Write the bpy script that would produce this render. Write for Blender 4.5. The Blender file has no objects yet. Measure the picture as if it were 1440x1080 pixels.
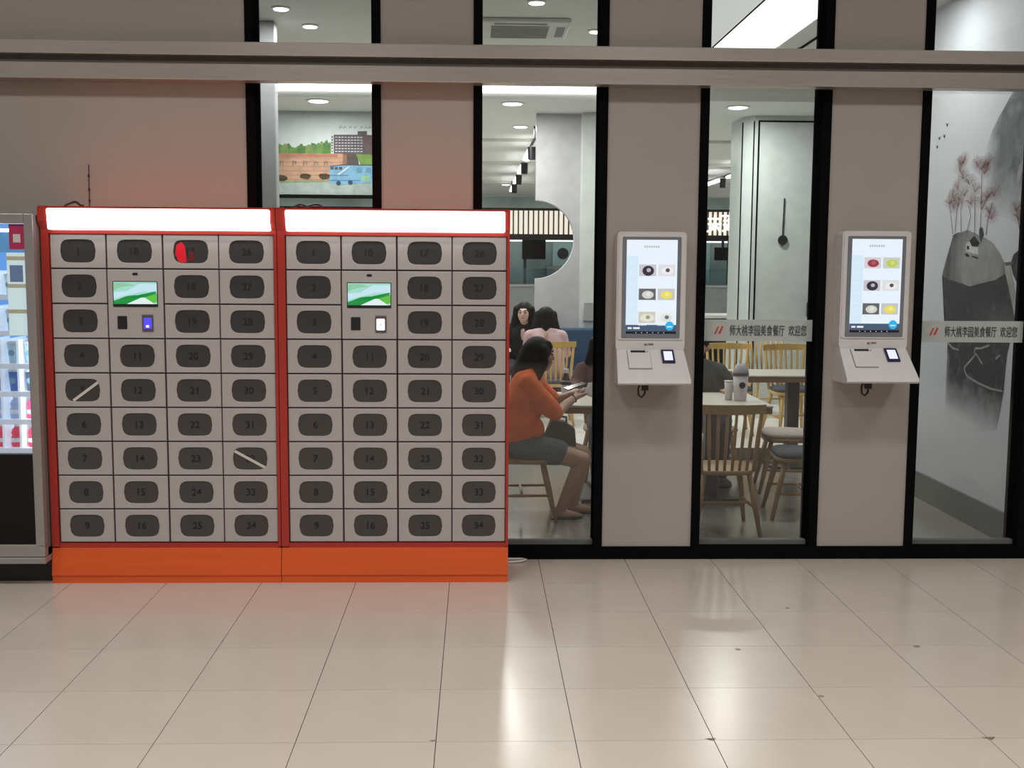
import bpy, bmesh, math, random
from mathutils import Matrix, Vector
random.seed(7)
PI = math.pi
SC = bpy.context.scene
COL = SC.collection

# ------------------------------------------------------------------ camera
F_PX, CAM_H, CAM_D = 1592.48, 1.7068, 6.4003
YAW, PIT, ROL = 0.031155, 0.107242, 0.0064036
cd = bpy.data.cameras.new('camera')
cam = bpy.data.objects.new('camera', cd)
COL.objects.link(cam)
cd.sensor_width = 36.0
cd.lens = F_PX / 1440 * 36.0
cd.clip_end = 100
_F = Vector((math.sin(YAW) * math.cos(PIT), math.cos(YAW) * math.cos(PIT), -math.sin(PIT)))
_R = Vector((math.cos(YAW), -math.sin(YAW), 0))
_U = _R.cross(_F)
_R2 = _R * math.cos(ROL) + _U * math.sin(ROL)
_U2 = _U * math.cos(ROL) - _R * math.sin(ROL)
m = Matrix.Identity(4)
for i in range(3):
    m[i][0], m[i][1], m[i][2] = _R2[i], _U2[i], -_F[i]
m[0][3], m[1][3], m[2][3] = 0, -CAM_D, CAM_H
cam.matrix_world = m
SC.camera = cam

# ------------------------------------------------------------------ world, exposure, hall lamps
SC.view_settings.view_transform = 'Standard'
SC.view_settings.look = 'None'
SC.view_settings.gamma = 1.0
SC.view_settings.use_curve_mapping = False
SC.view_settings.exposure = 0.0
wd = bpy.data.worlds.new('world')
SC.world = wd
wd.use_nodes = True
wd.node_tree.nodes['Background'].inputs[0].default_value = (0.9, 0.88, 0.85, 1)
wd.node_tree.nodes['Background'].inputs[1].default_value = 0.05

HALL_LAMP = 45.0       # watts per hall ceiling panel
ROOM_LAMP = 15.0       # watts per restaurant downlight


def area_lamp(name, loc, size, power, col=(1, 1, 1), sy=None, disk=False, rot=(0, 0, 0), spread=PI):
    ld = bpy.data.lights.new(name, 'AREA')
    ld.energy = power
    ld.color = col
    ld.size = size
    ld.spread = spread
    if disk:
        ld.shape = 'DISK'
    elif sy:
        ld.shape = 'RECTANGLE'
        ld.size_y = sy
    o = bpy.data.objects.new(name, ld)
    o.location = loc
    o.rotation_euler = rot
    COL.objects.link(o)
    return o


for hx in (-4.2, -1.4, 1.4, 4.2):
    for hy in (-3.2, -6.6, -10.0):
        area_lamp('hall_lamp', (hx, hy, 4.76), 1.2, HALL_LAMP, (1.0, 0.97, 0.925), sy=0.6, spread=math.radians(152))

# ------------------------------------------------------------------ materials
MATS = {}


def mat(name, col, rough=0.5, metal=0.0, var=0.06, scale=8.0, bump=0.0, spec=0.5, coat=0.0, stretch=None):
    if name in MATS:
        return MATS[name]
    mt = bpy.data.materials.new(name)
    mt.use_nodes = True
    nt = mt.node_tree
    b = nt.nodes['Principled BSDF']
    b.inputs['Roughness'].default_value = rough
    b.inputs['Metallic'].default_value = metal
    b.inputs['Specular IOR Level'].default_value = spec
    b.inputs['Coat Weight'].default_value = coat
    tc = nt.nodes.new('ShaderNodeTexCoord')
    no = nt.nodes.new('ShaderNodeTexNoise')
    no.inputs['Scale'].default_value = scale
    no.inputs['Detail'].default_value = 4
    if stretch:
        mp = nt.nodes.new('ShaderNodeMapping')
        mp.inputs['Scale'].default_value = stretch
        nt.links.new(tc.outputs['Object'], mp.inputs[0])
        nt.links.new(mp.outputs[0], no.inputs['Vector'])
    else:
        nt.links.new(tc.outputs['Object'], no.inputs['Vector'])
    rp = nt.nodes.new('ShaderNodeValToRGB')
    rp.color_ramp.elements[0].position = 0.3
    rp.color_ramp.elements[1].position = 0.7
    rp.color_ramp.elements[0].color = tuple(max(0, c * (1 - var)) for c in col) + (1,)
    rp.color_ramp.elements[1].color = tuple(min(1, c * (1 + var)) for c in col) + (1,)
    nt.links.new(no.outputs['Fac'], rp.inputs[0])
    nt.links.new(rp.outputs[0], b.inputs['Base Color'])
    if bump:
        bp = nt.nodes.new('ShaderNodeBump')
        bp.inputs['Strength'].default_value = bump
        bp.inputs['Distance'].default_value = 0.01
        nt.links.new(no.outputs['Fac'], bp.inputs['Height'])
        nt.links.new(bp.outputs[0], b.inputs['Normal'])
    MATS[name] = mt
    return mt


def emit(name, col, strength=1.0, base=None):
    if name in MATS:
        return MATS[name]
    mt = bpy.data.materials.new(name)
    mt.use_nodes = True
    b = mt.node_tree.nodes['Principled BSDF']
    b.inputs['Base Color'].default_value = (base or tuple(c * 0.3 for c in col)) + (1,)
    b.inputs['Emission Color'].default_value = col + (1,)
    b.inputs['Emission Strength'].default_value = strength
    b.inputs['Roughness'].default_value = 0.35
    MATS[name] = mt
    return mt


def glass_mat(name, tint=(0.89, 0.90, 0.895), ior=1.5, gloss=1.0):
    if name in MATS:
        return MATS[name]
    mt = bpy.data.materials.new(name)
    mt.use_nodes = True
    nt = mt.node_tree
    nt.nodes.remove(nt.nodes['Principled BSDF'])
    out = nt.nodes['Material Output']
    tr = nt.nodes.new('ShaderNodeBsdfTransparent')
    tr.inputs[0].default_value = tint + (1,)
    gl = nt.nodes.new('ShaderNodeBsdfGlossy')
    gl.inputs['Roughness'].default_value = 0.02
    gl.inputs['Color'].default_value = (gloss, gloss, gloss, 1)
    fr = nt.nodes.new('ShaderNodeFresnel')
    fr.inputs[0].default_value = ior
    mx = nt.nodes.new('ShaderNodeMixShader')
    nt.links.new(fr.outputs[0], mx.inputs[0])
    nt.links.new(tr.outputs[0], mx.inputs[1])
    nt.links.new(gl.outputs[0], mx.inputs[2])
    nt.links.new(mx.outputs[0], out.inputs[0])
    MATS[name] = mt
    return mt


def film_mat(name, col, alpha, rough=0.6, emis=0.0):
    """thin translucent film or ink: diffuse colour over a clear layer"""
    if name in MATS:
        return MATS[name]
    mt = bpy.data.materials.new(name)
    mt.use_nodes = True
    b = mt.node_tree.nodes['Principled BSDF']
    b.inputs['Base Color'].default_value = col + (1,)
    b.inputs['Roughness'].default_value = rough
    b.inputs['Alpha'].default_value = alpha
    if emis:
        b.inputs['Emission Color'].default_value = col + (1,)
        b.inputs['Emission Strength'].default_value = emis
    MATS[name] = mt
    return mt


def ink_mat(name):
    """paint whose colour and opacity come from the brush-work stored on the mesh"""
    if name in MATS:
        return MATS[name]
    mt = bpy.data.materials.new(name)
    mt.use_nodes = True
    nt = mt.node_tree
    b = nt.nodes['Principled BSDF']
    b.inputs['Roughness'].default_value = 0.7
    b.inputs['Specular IOR Level'].default_value = 0.2
    at = nt.nodes.new('ShaderNodeAttribute')
    at.attribute_name = 'paint'
    no = nt.nodes.new('ShaderNodeTexNoise')
    no.inputs['Scale'].default_value = 9
    no.inputs['Detail'].default_value = 5
    tc = nt.nodes.new('ShaderNodeTexCoord')
    nt.links.new(tc.outputs['Object'], no.inputs['Vector'])
    mr = nt.nodes.new('ShaderNodeMapRange')
    mr.inputs[1].default_value = 0.3
    mr.inputs[2].default_value = 0.7
    mr.inputs[3].default_value = 0.72
    mr.inputs[4].default_value = 1.2
    nt.links.new(no.outputs['Fac'], mr.inputs[0])
    mu = nt.nodes.new('ShaderNodeMath')
    mu.operation = 'MULTIPLY'
    mu.use_clamp = True
    nt.links.new(at.outputs['Alpha'], mu.inputs[0])
    nt.links.new(mr.outputs[0], mu.inputs[1])
    nt.links.new(at.outputs['Color'], b.inputs['Base Color'])
    nt.links.new(mu.outputs[0], b.inputs['Alpha'])
    MATS[name] = mt
    return mt


M_WALL = mat('wall_paint', (0.39, 0.358, 0.33), 0.45, var=0.03, scale=1.5)
M_TILE = mat('floor_tile', (0.56, 0.495, 0.435), 0.24, var=0.05, scale=2.2, spec=0.55)
M_GROUT = mat('tile_grout', (0.16, 0.13, 0.11), 0.8)
M_BLACK = mat('black_frame', (0.006, 0.006, 0.0065), 0.9, spec=0.0)
M_STEEL = mat('brushed_metal', (0.52, 0.485, 0.45), 0.34, metal=0.75, var=0.08, scale=12, stretch=(0.4, 30, 30))
M_DARKCH = mat('dark_channel', (0.11, 0.095, 0.085), 0.5)
M_RED = mat('locker_red', (0.40, 0.03, 0.022), 0.35, var=0.04)
M_ORANGE = mat('locker_orange', (0.72, 0.105, 0.02), 0.38, var=0.05, scale=4, stretch=(0.3, 1, 8))
M_GAP = mat('locker_gap', (0.05, 0.02, 0.018), 0.7)
M_DOOR = mat('locker_door_grey', (0.43, 0.402, 0.393), 0.42, var=0.03)
M_PANEW = mat('locker_window_tint', (0.050, 0.046, 0.045), 0.22, spec=0.6)
M_NUM = mat('number_print', (0.006, 0.006, 0.006), 0.5)
M_TAPE = mat('tape', (0.62, 0.58, 0.55), 0.5)
M_WHITE = mat('kiosk_white', (0.67, 0.655, 0.65), 0.35, var=0.02)
M_SILVER = mat('vending_silver', (0.36, 0.34, 0.33), 0.35, metal=0.4, var=0.04)
M_DARK = mat('dark_plastic', (0.015, 0.015, 0.017), 0.4)
M_GLASSBLK = mat('black_glass', (0.006, 0.006, 0.007), 0.1, spec=0.25)
M_CEIL = mat('ceiling_white', (0.74, 0.76, 0.74), 0.7, var=0.02)
M_IWALL = mat('restaurant_wall', (0.60, 0.63, 0.63), 0.55, var=0.03, scale=2)
M_IFLOOR = mat('restaurant_floor', (0.26, 0.25, 0.225), 0.18, var=0.06, scale=2.5)
M_SKIRT = mat('grey_skirting', (0.14, 0.15, 0.145), 0.5)
M_WOOD = mat('chair_wood', (0.34, 0.215, 0.10), 0.45, var=0.15, scale=9, stretch=(1, 1, 0.2))
M_YWOOD = mat('yellow_chair_wood', (0.62, 0.40, 0.13), 0.45, var=0.12, scale=9, stretch=(1, 1, 0.2))
M_TTOP = mat('table_top_white', (0.66, 0.62, 0.54), 0.3, var=0.04)
M_TEDGE = mat('table_edge_wood', (0.22, 0.14, 0.08), 0.5)
M_SKIN = mat('skin', (0.46, 0.27, 0.19), 0.5, var=0.04)
M_HAIR = mat('black_hair', (0.008, 0.007, 0.007), 0.6, var=0.2, scale=60, spec=0.25)
M_LIGHT = emit('lightbox_white', (1.0, 0.99, 0.97), 3.2)
M_LENS = emit('downlight_lens', (1.0, 1.0, 0.97), 9.0)

# ------------------------------------------------------------------ mesh helpers
W = {}     # object -> world matrix at build time


class MB:
    def __init__(s):
        s.v, s.f, s.c = [], [], []

    def add(s, vs, fs):
        o = len(s.v)
        s.v += [tuple(p) for p in vs]
        s.f += [tuple(o + i for i in f) for f in fs]
        return s

    def box(s, x0, x1, y0, y1, z0, z1):
        return s.add([(x0, y0, z0), (x1, y0, z0), (x1, y1, z0), (x0, y1, z0), (x0, y0, z1), (x1, y0, z1), (x1, y1, z1), (x0, y1, z1)],
                     [(0, 3, 2, 1), (4, 5, 6, 7), (0, 1, 5, 4), (1, 2, 6, 5), (2, 3, 7, 6), (3, 0, 4, 7)])

    def rbox(s, x0, x1, y0, y1, z0, z1, r=0.01, seg=2):
        bm = bmesh.new()
        bmesh.ops.create_cube(bm, size=1)
        for v in bm.verts:
            v.co = Vector(((x0 + x1) / 2 + v.co.x * (x1 - x0), (y0 + y1) / 2 + v.co.y * (y1 - y0), (z0 + z1) / 2 + v.co.z * (z1 - z0)))
        bmesh.ops.bevel(bm, geom=bm.edges[:], offset=r, segments=seg, affect='EDGES', profile=0.5)
        bm.verts.index_update()
        s.add([v.co for v in bm.verts], [[v.index for v in f.verts] for f in bm.faces])
        bm.free()
        return s

    def prism(s, poly, axis, a, b):
        """poly in the two other axes, extruded along axis from a to b"""
        n = len(poly)
        def P(p, t):
            return {'x': (t, p[0], p[1]), 'y': (p[0], t, p[1]), 'z': (p[0], p[1], t)}[axis]
        vs = [P(p, a) for p in poly] + [P(p, b) for p in poly]
        fs = [tuple(range(n)), tuple(range(2 * n - 1, n - 1, -1))]
        fs += [(i, i + n, (i + 1) % n + n, (i + 1) % n) for i in range(n)]
        return s.add(vs, fs)

    def tube(s, pts, rad, seg=8, cap=True, round_ends=False):
        pts = [Vector(p) for p in pts]
        n = len(pts)
        rs = list(rad) if isinstance(rad, (list, tuple)) else [rad] * n
        if round_ends:
            d0 = (pts[0] - pts[1]).normalized()
            d1 = (pts[-1] - pts[-2]).normalized()
            A, B = [], []
            for k in (0.95, 0.7, 0.4):
                A.append((pts[0] + d0 * rs[0] * k, rs[0] * math.sqrt(1 - k * k)))
                B.insert(0, (pts[-1] + d1 * rs[-1] * k, rs[-1] * math.sqrt(1 - k * k)))
            pts = [a[0] for a in A] + pts + [b[0] for b in B]
            rs = [a[1] for a in A] + rs + [b[1] for b in B]
            n = len(pts)
        vs, fs = [], []
        up = Vector((0, 0, 1))
        prev = None
        for i in range(n):
            t = (pts[min(i + 1, n - 1)] - pts[max(i - 1, 0)]).normalized()
            if prev is None:
                a = t.cross(up)
                if a.length < 1e-3:
                    a = t.cross(Vector((1, 0, 0)))
            else:
                a = prev - t * prev.dot(t)
            a.normalize()
            prev = a
            b = t.cross(a)
            for k in range(seg):
                an = 2 * PI * k / seg
                vs.append(pts[i] + (a * math.cos(an) + b * math.sin(an)) * rs[i])
        for i in range(n - 1):
            for k in range(seg):
                k2 = (k + 1) % seg
                fs.append((i * seg + k, i * seg + k2, (i + 1) * seg + k2, (i + 1) * seg + k))
        if cap:
            fs.append(tuple(range(seg - 1, -1, -1)))
            fs.append(tuple((n - 1) * seg + k for k in range(seg)))
        return s.add(vs, fs)

    def lathe(s, prof, cx=0, cy=0, cz=0, seg=16, axis='z'):
        vs, fs = [], []
        for r, z in prof:
            for k in range(seg):
                a = 2 * PI * k / seg
                p = (r * math.cos(a), r * math.sin(a), z)
                if axis == 'y':
                    p = (p[0], p[2], p[1])
                if axis == 'x':
                    p = (p[2], p[0], p[1])
                vs.append((cx + p[0], cy + p[1], cz + p[2]))
        n = len(prof)
        for i in range(n - 1):
            for k in range(seg):
                k2 = (k + 1) % seg
                fs.append((i * seg + k, i * seg + k2, (i + 1) * seg + k2, (i + 1) * seg + k))
        fs.append(tuple(range(seg - 1, -1, -1)))
        fs.append(tuple((n - 1) * seg + k for k in range(seg)))
        return s.add(vs, fs)

    def ell(s, c, r, seg=14, rings=9):
        vs, fs = [], []
        for i in range(1, rings):
            th = PI * i / rings
            for k in range(seg):
                a = 2 * PI * k / seg
                vs.append((c[0] + r[0] * math.sin(th) * math.cos(a), c[1] + r[1] * math.sin(th) * math.sin(a), c[2] + r[2] * math.cos(th)))
        t, b = len(vs), len(vs) + 1
        vs += [(c[0], c[1], c[2] + r[2]), (c[0], c[1], c[2] - r[2])]
        for i in range(rings - 2):
            for k in range(seg):
                k2 = (k + 1) % seg
                fs.append((i * seg + k, (i + 1) * seg + k, (i + 1) * seg + k2, i * seg + k2))
        for k in range(seg):
            k2 = (k + 1) % seg
            fs.append((t, k, k2))
            fs.append((b, (rings - 2) * seg + k2, (rings - 2) * seg + k))
        return s.add(vs, fs)

    def mesh(s, name, smooth=False):
        me = bpy.data.meshes.new(name)
        me.from_pydata(s.v, [], s.f)
        bm = bmesh.new()
        bm.from_mesh(me)
        bmesh.ops.recalc_face_normals(bm, faces=bm.faces[:])
        bm.to_mesh(me)
        bm.free()
        if smooth:
            for p in me.polygons:
                p.use_smooth = True
        return me


def link(o, parent=None, M=None):
    COL.objects.link(o)
    M = M or Matrix.Identity(4)
    if parent is not None:
        o.parent = parent
        o.matrix_parent_inverse = W[parent].inverted()
    o.matrix_basis = M
    W[o] = M
    return o


def obj(name, geo, mt=None, parent=None, loc=(0, 0, 0), rot=(0, 0, 0), smooth=False, label=None, scale=None):
    me = geo.mesh(name, smooth) if isinstance(geo, MB) else geo
    if mt is not None and not me.materials:
        me.materials.append(mt)
    o = bpy.data.objects.new(name, me)
    M = Matrix.Translation(loc) @ Matrix.Rotation(rot[2], 4, 'Z') @ Matrix.Rotation(rot[1], 4, 'Y') @ Matrix.Rotation(rot[0], 4, 'X')
    if scale:
        M = M @ Matrix.Diagonal((scale[0], scale[1], scale[2], 1))
    link(o, parent, M)
    if label:
        o['label'] = label
    return o


def tag(o, label, cat, group=None, kind=None):
    o['label'] = label
    o['category'] = cat
    if group:
        o['group'] = group
    if kind:
        o['kind'] = kind
    return o


def thing(name, label, cat, loc=(0, 0, 0), group=None, kind=None):
    o = bpy.data.objects.new(name, None)
    o.empty_display_size = 0.1
    link(o, None, Matrix.Translation(loc))
    return tag(o, label, cat, group, kind)


def copy_thing(root, loc, rotz, label, group=None, scale=1.0):
    r = root.copy()
    COL.objects.link(r)
    r.location = loc
    r.rotation_euler = (0, 0, rotz)
    r.scale = (scale,) * 3
    r['label'] = label
    if group:
        r['group'] = group
    for ch in [c for c in root.children]:
        c = ch.copy()
        COL.objects.link(c)
        c.parent = r
        for g in ch.children:
            d = g.copy()
            COL.objects.link(d)
            d.parent = c
    return r


TXT = {}


def text_mesh(body, size=1.0, offset=0.0):
    """flat lettering in local x/z, facing -y, centred on the origin"""
    key = (body, size, offset)
    if key in TXT:
        return TXT[key]
    cu = bpy.data.curves.new('lettering', 'FONT')
    cu.body = body
    cu.size = size
    cu.align_x = 'CENTER'
    cu.align_y = 'CENTER'
    cu.resolution_u = 3
    cu.offset = offset
    o = bpy.data.objects.new('lettering', cu)
    COL.objects.link(o)
    dg = bpy.context.evaluated_depsgraph_get()
    me = bpy.data.meshes.new_from_object(o.evaluated_get(dg))
    bpy.data.objects.remove(o)
    me.transform(Matrix.Rotation(PI / 2, 4, 'X'))
    me.materials.clear()
    xs = [v.co.x for v in me.vertices]
    zs = [v.co.z for v in me.vertices]
    me.transform(Matrix.Translation((-(min(xs) + max(xs)) / 2, 0, -(min(zs) + max(zs)) / 2)))
    TXT[key] = me
    return me


def remesh(name, prims, mt, parent, voxel=0.01, smooth=4, label=None):
    """one continuous skin grown over overlapping tapered limbs and ellipsoids"""
    mb = MB()
    for p in prims:
        if p[0] == 'c':
            mb.tube([q[:3] for q in p[1]], [q[3] for q in p[1]], seg=12, round_ends=True)
        else:
            mb.ell(p[1], p[2])
    o = bpy.data.objects.new('raw', mb.mesh('raw'))
    COL.objects.link(o)
    r = o.modifiers.new('r', 'REMESH')
    r.mode = 'VOXEL'
    r.voxel_size = voxel
    sm = o.modifiers.new('s', 'SMOOTH')
    sm.factor = 0.5
    sm.iterations = smooth
    dg = bpy.context.evaluated_depsgraph_get()
    me = bpy.data.meshes.new_from_object(o.evaluated_get(dg))
    bpy.data.objects.remove(o)
    me.materials.clear()
    for p in me.polygons:
        p.use_smooth = True
    me.name = name
    return obj(name, me, mt, parent, label=label)


def tv_shape(a, h, n=28, bulge=0.13, e=0.32, cx=0, cz=0):
    pts = []
    for k in range(n):
        t = 2 * PI * k / n
        c, s = math.cos(t), math.sin(t)
        ce = math.copysign(abs(c) ** e, c)
        se = math.copysign(abs(s) ** e, s)
        pts.append((cx + a * ce * (1 - bulge * se * se), cz + h * se))
    return pts


def rrect(x0, x1, z0, z1, r=0.01, n=4):
    pts = []
    for cx, cz, a0 in ((x1 - r, z1 - r, 0), (x0 + r, z1 - r, 90), (x0 + r, z0 + r, 180), (x1 - r, z0 + r, 270)):
        for k in range(n + 1):
            a = math.radians(a0 + 90 * k / n)
            pts.append((cx + r * math.cos(a), cz + r * math.sin(a)))
    return pts

# ================================================================== SETTING: hall side
fl = thing('floor', 'glossy beige square floor tiles with dark joints', 'floor', (0, 0, 0), kind='structure')
obj('floor_slab', MB().box(-7, 7, -13, 0.06, -0.12, -0.008), M_GROUT, fl)
TX0, TY0, TS = -1.64289, -2.50677, 0.5
tile_me = MB().box(0.0016, TS - 0.0016, 0.0011, TS - 0.0011, -0.03, 0.0).mesh('tile')
tile_me.materials.append(M_TILE)
rest = MB()
for ix in range(-11, 18):
    for iy in range(-21, 6):
        x, y = TX0 + ix * TS, TY0 + iy * TS
        if x < -7 or x + TS > 7 or y < -13 or y > -0.02:
            continue
        if -4 <= ix <= 11 and iy >= -4 and y + TS <= 0.06:
            obj('tile', tile_me, None, fl, loc=(x, y, 0))
        else:
            y1 = min(y + TS, 0.055)
            rest.box(x + 0.0018, x + TS - 0.0018, y + 0.0018, y1 - 0.0018, -0.03, 0)
tf = obj('tile_field', rest, M_TILE, fl)
tf['kind'] = 'stuff'
# chipped corners and stains on the tiles
for i, (cx, cy, s) in enumerate(((-2.137, -2.49, 0.035), (0.847, -2.495, 0.022), (1.862, -2.5, 0.028), (-0.155, -2.495, 0.012), (2.85, -1.0, 0.015))):
    obj('chipped_corner', MB().prism([(cx - s, cy), (cx + s, cy + 0.004), (cx + s * 0.2, cy - s * 0.8)], 'z', 0.0003, 0.0009), M_GROUT, fl)
for cx, cy, s in ((1.165, -1.55, 0.014), (1.55, -0.95, 0.012), (1.98, -1.52, 0.016), (1.37, -2.1, 0.012), (2.26, -2.1, 0.012)):
    obj('floor_stain', MB().lathe([(s, 0.0003), (s * 0.8, 0.0009)], cx, cy, 0, 10), mat('stain', (0.25, 0.2, 0.17), 0.6), fl)

cl = thing('ceiling', 'plain hall ceiling above the front area', 'ceiling', (0, -6, 4.8), kind='structure')
obj('ceiling_board', MB().box(-7, 7, -13, 0.0, 4.82, 4.95), M_WALL, cl)
for hx in (-4.2, -1.4, 1.4, 4.2):
    for hy in (-3.2, -6.6, -10.0):
        obj('lamp_panel', MB().box(hx - 0.62, hx + 0.62, hy - 0.32, hy + 0.32, 4.78, 4.83), M_WHITE, cl)
M_HALLW = mat('hall_far_wall', (0.16, 0.145, 0.135), 0.7)
for nm, b in (('wall_left', (-7.2, -7, -13, 0, -0.1, 4.95)), ('wall_right', (7, 7.2, -13, 0, -0.1, 4.95)), ('wall_back', (-7, 7, -13.2, -13, -0.1, 4.95))):
    tag(obj(nm, MB().box(*b), M_HALLW), 'dim plain hall wall ' + {'wall_left': 'at the left end', 'wall_right': 'at the right end', 'wall_back': 'behind the viewer'}[nm], 'wall', kind='structure')

# facade: piers between four windows
WINS = [(-1.274, -0.534), (-0.024, 0.724), (1.240, 1.977), (2.489, 3.207)]
wf = thing('wall_front', 'beige painted wall piers between tall black-framed windows', 'wall', (0, 0.06, 0), kind='structure')
edges = [-7.0] + [e for w in WINS for e in w] + [7.0]
for k in range(0, len(edges), 2):
    obj('pier', MB().box(edges[k], edges[k + 1], 0.0, 0.16, 0.074 if 0 < k < 8 else 0.0, 4.82), M_WALL, wf)
for a, b in WINS:
    obj('lintel', MB().box(a, b, 0.0, 0.16, 3.75, 4.82), M_WALL, wf)
M_PANE = glass_mat('window_glass')
for k, (a, b) in enumerate(WINS):
    w = thing('window_%d' % (k + 1), ['tall black-framed window above the left orange locker showing a painted bus', 'tall black-framed window showing the girl in orange at a table',
              'tall black-framed window with welcome strip and wooden chairs behind', 'tall black-framed window at far right showing an ink landscape'][k], 'window', (a, 0, 0), kind='structure')
    mw = 0.05
    for x in (a, b - mw):
        obj('mullion', MB().box(x, x + mw, -0.012, 0.1645, 0.0, 3.75), M_BLACK, w)
    obj('bottom_rail', MB().box(a + mw, b - mw, -0.012, 0.11, 0.0, 0.074), M_BLACK, w)
    obj('sill_bead', MB().box(a + mw, b - mw, 0.045, 0.09, 0.074, 0.1), M_SKIRT, w)
    obj('transom', MB().box(a + mw, b - mw, 0.0, 0.11, 2.70, 2.85), M_BLACK, w)
    obj('pane', MB().box(a + mw, b - mw, 0.058, 0.064, 0.1, 2.70), M_PANE, w)
    obj('pane', MB().box(a + mw, b - mw, 0.058, 0.064, 2.85, 3.75), M_PANE, w)
bb = MB()
for k in range(2, 8, 2):
    bb.box(edges[k], edges[k + 1], -0.012, 0.05, 0.0, 0.0735)
bb.box(3.207, 7, -0.012, -0.0005, 0.0, 0.074)
tag(obj('baseboard_front', bb, M_BLACK), 'black base strip along the foot of the beige piers', 'baseboard', kind='structure')
# brushed metal double rail
tr = thing('trim_1', 'brushed metal double rail running along the wall above the lockers', 'rail', (0, -0.06, 2.65), kind='structure')
obj('beam', MB().rbox(-6.9, 6.9, -0.12, -0.0145, 2.802, 2.874, 0.004), M_STEEL, tr)
obj('beam', MB().rbox(-6.9, 6.9, -0.12, -0.0145, 2.672, 2.757, 0.004), M_STEEL, tr)
obj('channel', MB().box(-6.9, 6.9, -0.075, -0.0145, 2.757, 2.802), M_DARKCH, tr)

# ================================================================== SETTING: restaurant side
Z_SOF, Z_TRAY, Y_FAS, Y_COL = 3.35, 3.52, 5.3, 6.4
tag(obj('floor_restaurant', MB().box(-7, 8.5, 0.165, 22.6, -0.12, 0.0), M_IFLOOR), 'pale polished restaurant floor behind the glass', 'floor', kind='structure')
tag(obj('floor_platform', MB().box(-7, 8.5, 3.335, 22.5, 0.0005, 0.1).box(-7, 8.5, 3.322, 3.335, 0.0005, 0.105), mat('platform_floor', (0.80, 0.78, 0.72), 0.3)), 'low raised floor further back in the restaurant', 'platform', kind='structure')
tag(obj('trim_2', MB().box(-7, 8.5, 3.30, 3.3215, 0.02, 0.106).box(-7, 8.5, 3.297, 3.3215, 0.0005, 0.02), M_SKIRT), 'dark grey step edge of the raised restaurant floor', 'step edge', kind='structure')
ce = thing('ceiling_restaurant', 'white restaurant ceiling with a stepped tray and light cove', 'ceiling', (0, 3, 3.5), kind='structure')
obj('tray', MB().box(-7, 8.5, 0.17, Y_FAS + 0.1, Z_TRAY, Z_TRAY + 0.1), M_CEIL, ce)
obj('fascia', MB().box(-7, 1.8, Y_FAS, Y_FAS + 0.05, Z_SOF, Z_TRAY), M_CEIL, ce)
obj('fascia', MB().box(1.8, 8.5, Y_FAS, Y_FAS + 0.05, Z_SOF + 0.0, Z_TRAY), M_CEIL, ce)
obj('soffit', MB().box(-7, 8.5, Y_FAS + 0.05, 22.6, Z_SOF, Z_SOF + 0.1), M_CEIL, ce)
obj('light_cove', MB().box(-3.2, 1.75, Y_FAS - 0.02, Y_FAS - 0.0005, 3.41, 3.475), emit('cove_white', (1, 1, 0.98), 4.0), ce, label='glowing white cove strip')
for yy in (9.0, 12.5, 17.0):
    obj('ceiling_joint', MB().box(-7, 8.5, yy, yy + 0.05, Z_SOF - 0.04, Z_SOF), mat('ceiling_beam', (0.66, 0.66, 0.62), 0.7), ce)
M_PANEL = emit('ceiling_panel_glow', (1.0, 1.0, 0.97), 2.2)
arc = [(1.978, 0.6), (2.50, 0.6)] + [(2.50 - 0.0 * k, 3.2) for k in range(1)] + [(2.50 - 0.95 * (1 - math.cos(a)), 3.2 + 1.75 * math.sin(a)) for a in [PI / 2 * k / 8 for k in range(1, 9)]] + [(1.45, 4.95), (1.45, 4.3), (1.978, 4.0)]
obj('light_panel', MB().prism(arc, 'z', Z_TRAY - 0.012, Z_TRAY - 0.0005), M_PANEL, ce, label='large glowing white stretched ceiling panel')
obj('light_panel', MB().box(1.25, 1.96, 0.6, 4.0, Z_TRAY - 0.012, Z_TRAY - 0.0005), emit('ceiling_panel_dim', (0.97, 1.0, 0.98), 0.55), ce, label='dimmer glowing white ceiling panel')
obj('black_reveal', MB().box(1.962, 1.976, 0.6, 4.0, Z_TRAY - 0.014, Z_TRAY), M_BLACK, ce)
obj('black_reveal', MB().tube([(2.72, 0.6, Z_TRAY - 0.004), (2.72, 3.3, Z_TRAY - 0.004), (2.55, 4.2, Z_TRAY - 0.004), (2.2, 4.8, Z_TRAY - 0.004), (1.5, 5.2, Z_TRAY - 0.004)], 0.012, 6), M_BLACK, ce)

# outer restaurant walls
for nm, b, lb in (('wall_restaurant_left', (-7.2, -7, 0.17, 22.6, 0, 3.6), 'pale left wall of the restaurant'),
                  ('wall_restaurant_right', (8.5, 8.7, 3.1, 22.6, 0, 3.6), 'pale far right wall of the restaurant'),
                  ('wall_restaurant_back', (-7, 8.5, 22.4, 22.6, 0, 3.6), 'bluish tiled wall behind the far serving counters')):
    tag(obj(nm, MB().box(*b), M_IWALL if 'back' not in nm else mat('kitchen_tile', (0.36, 0.47, 0.49), 0.4, var=0.2, scale=1.5)), lb, 'wall', kind='structure')
XS = 3.262
tag(obj('wall_mural_side', MB().box(XS, XS + 0.15, 0.165, 3.05, 0, 3.52), mat('mural_wall', (0.60, 0.63, 0.68), 0.55, var=0.03, scale=1.2)), 'pale side wall carrying the ink landscape', 'wall', kind='structure')
tag(obj('wall_mural_return', MB().box(XS + 0.15, 8.5, 2.95, 3.05, 0, 3.52), M_IWALL), 'hidden return wall beyond the ink landscape', 'wall', kind='structure')
tag(obj('baseboard_mural_side', MB().box(XS - 0.02, XS - 0.0005, 0.17, 3.05, 0.0005, 0.19), M_SKIRT), 'dark grey skirting under the ink landscape', 'baseboard', kind='structure')
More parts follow.
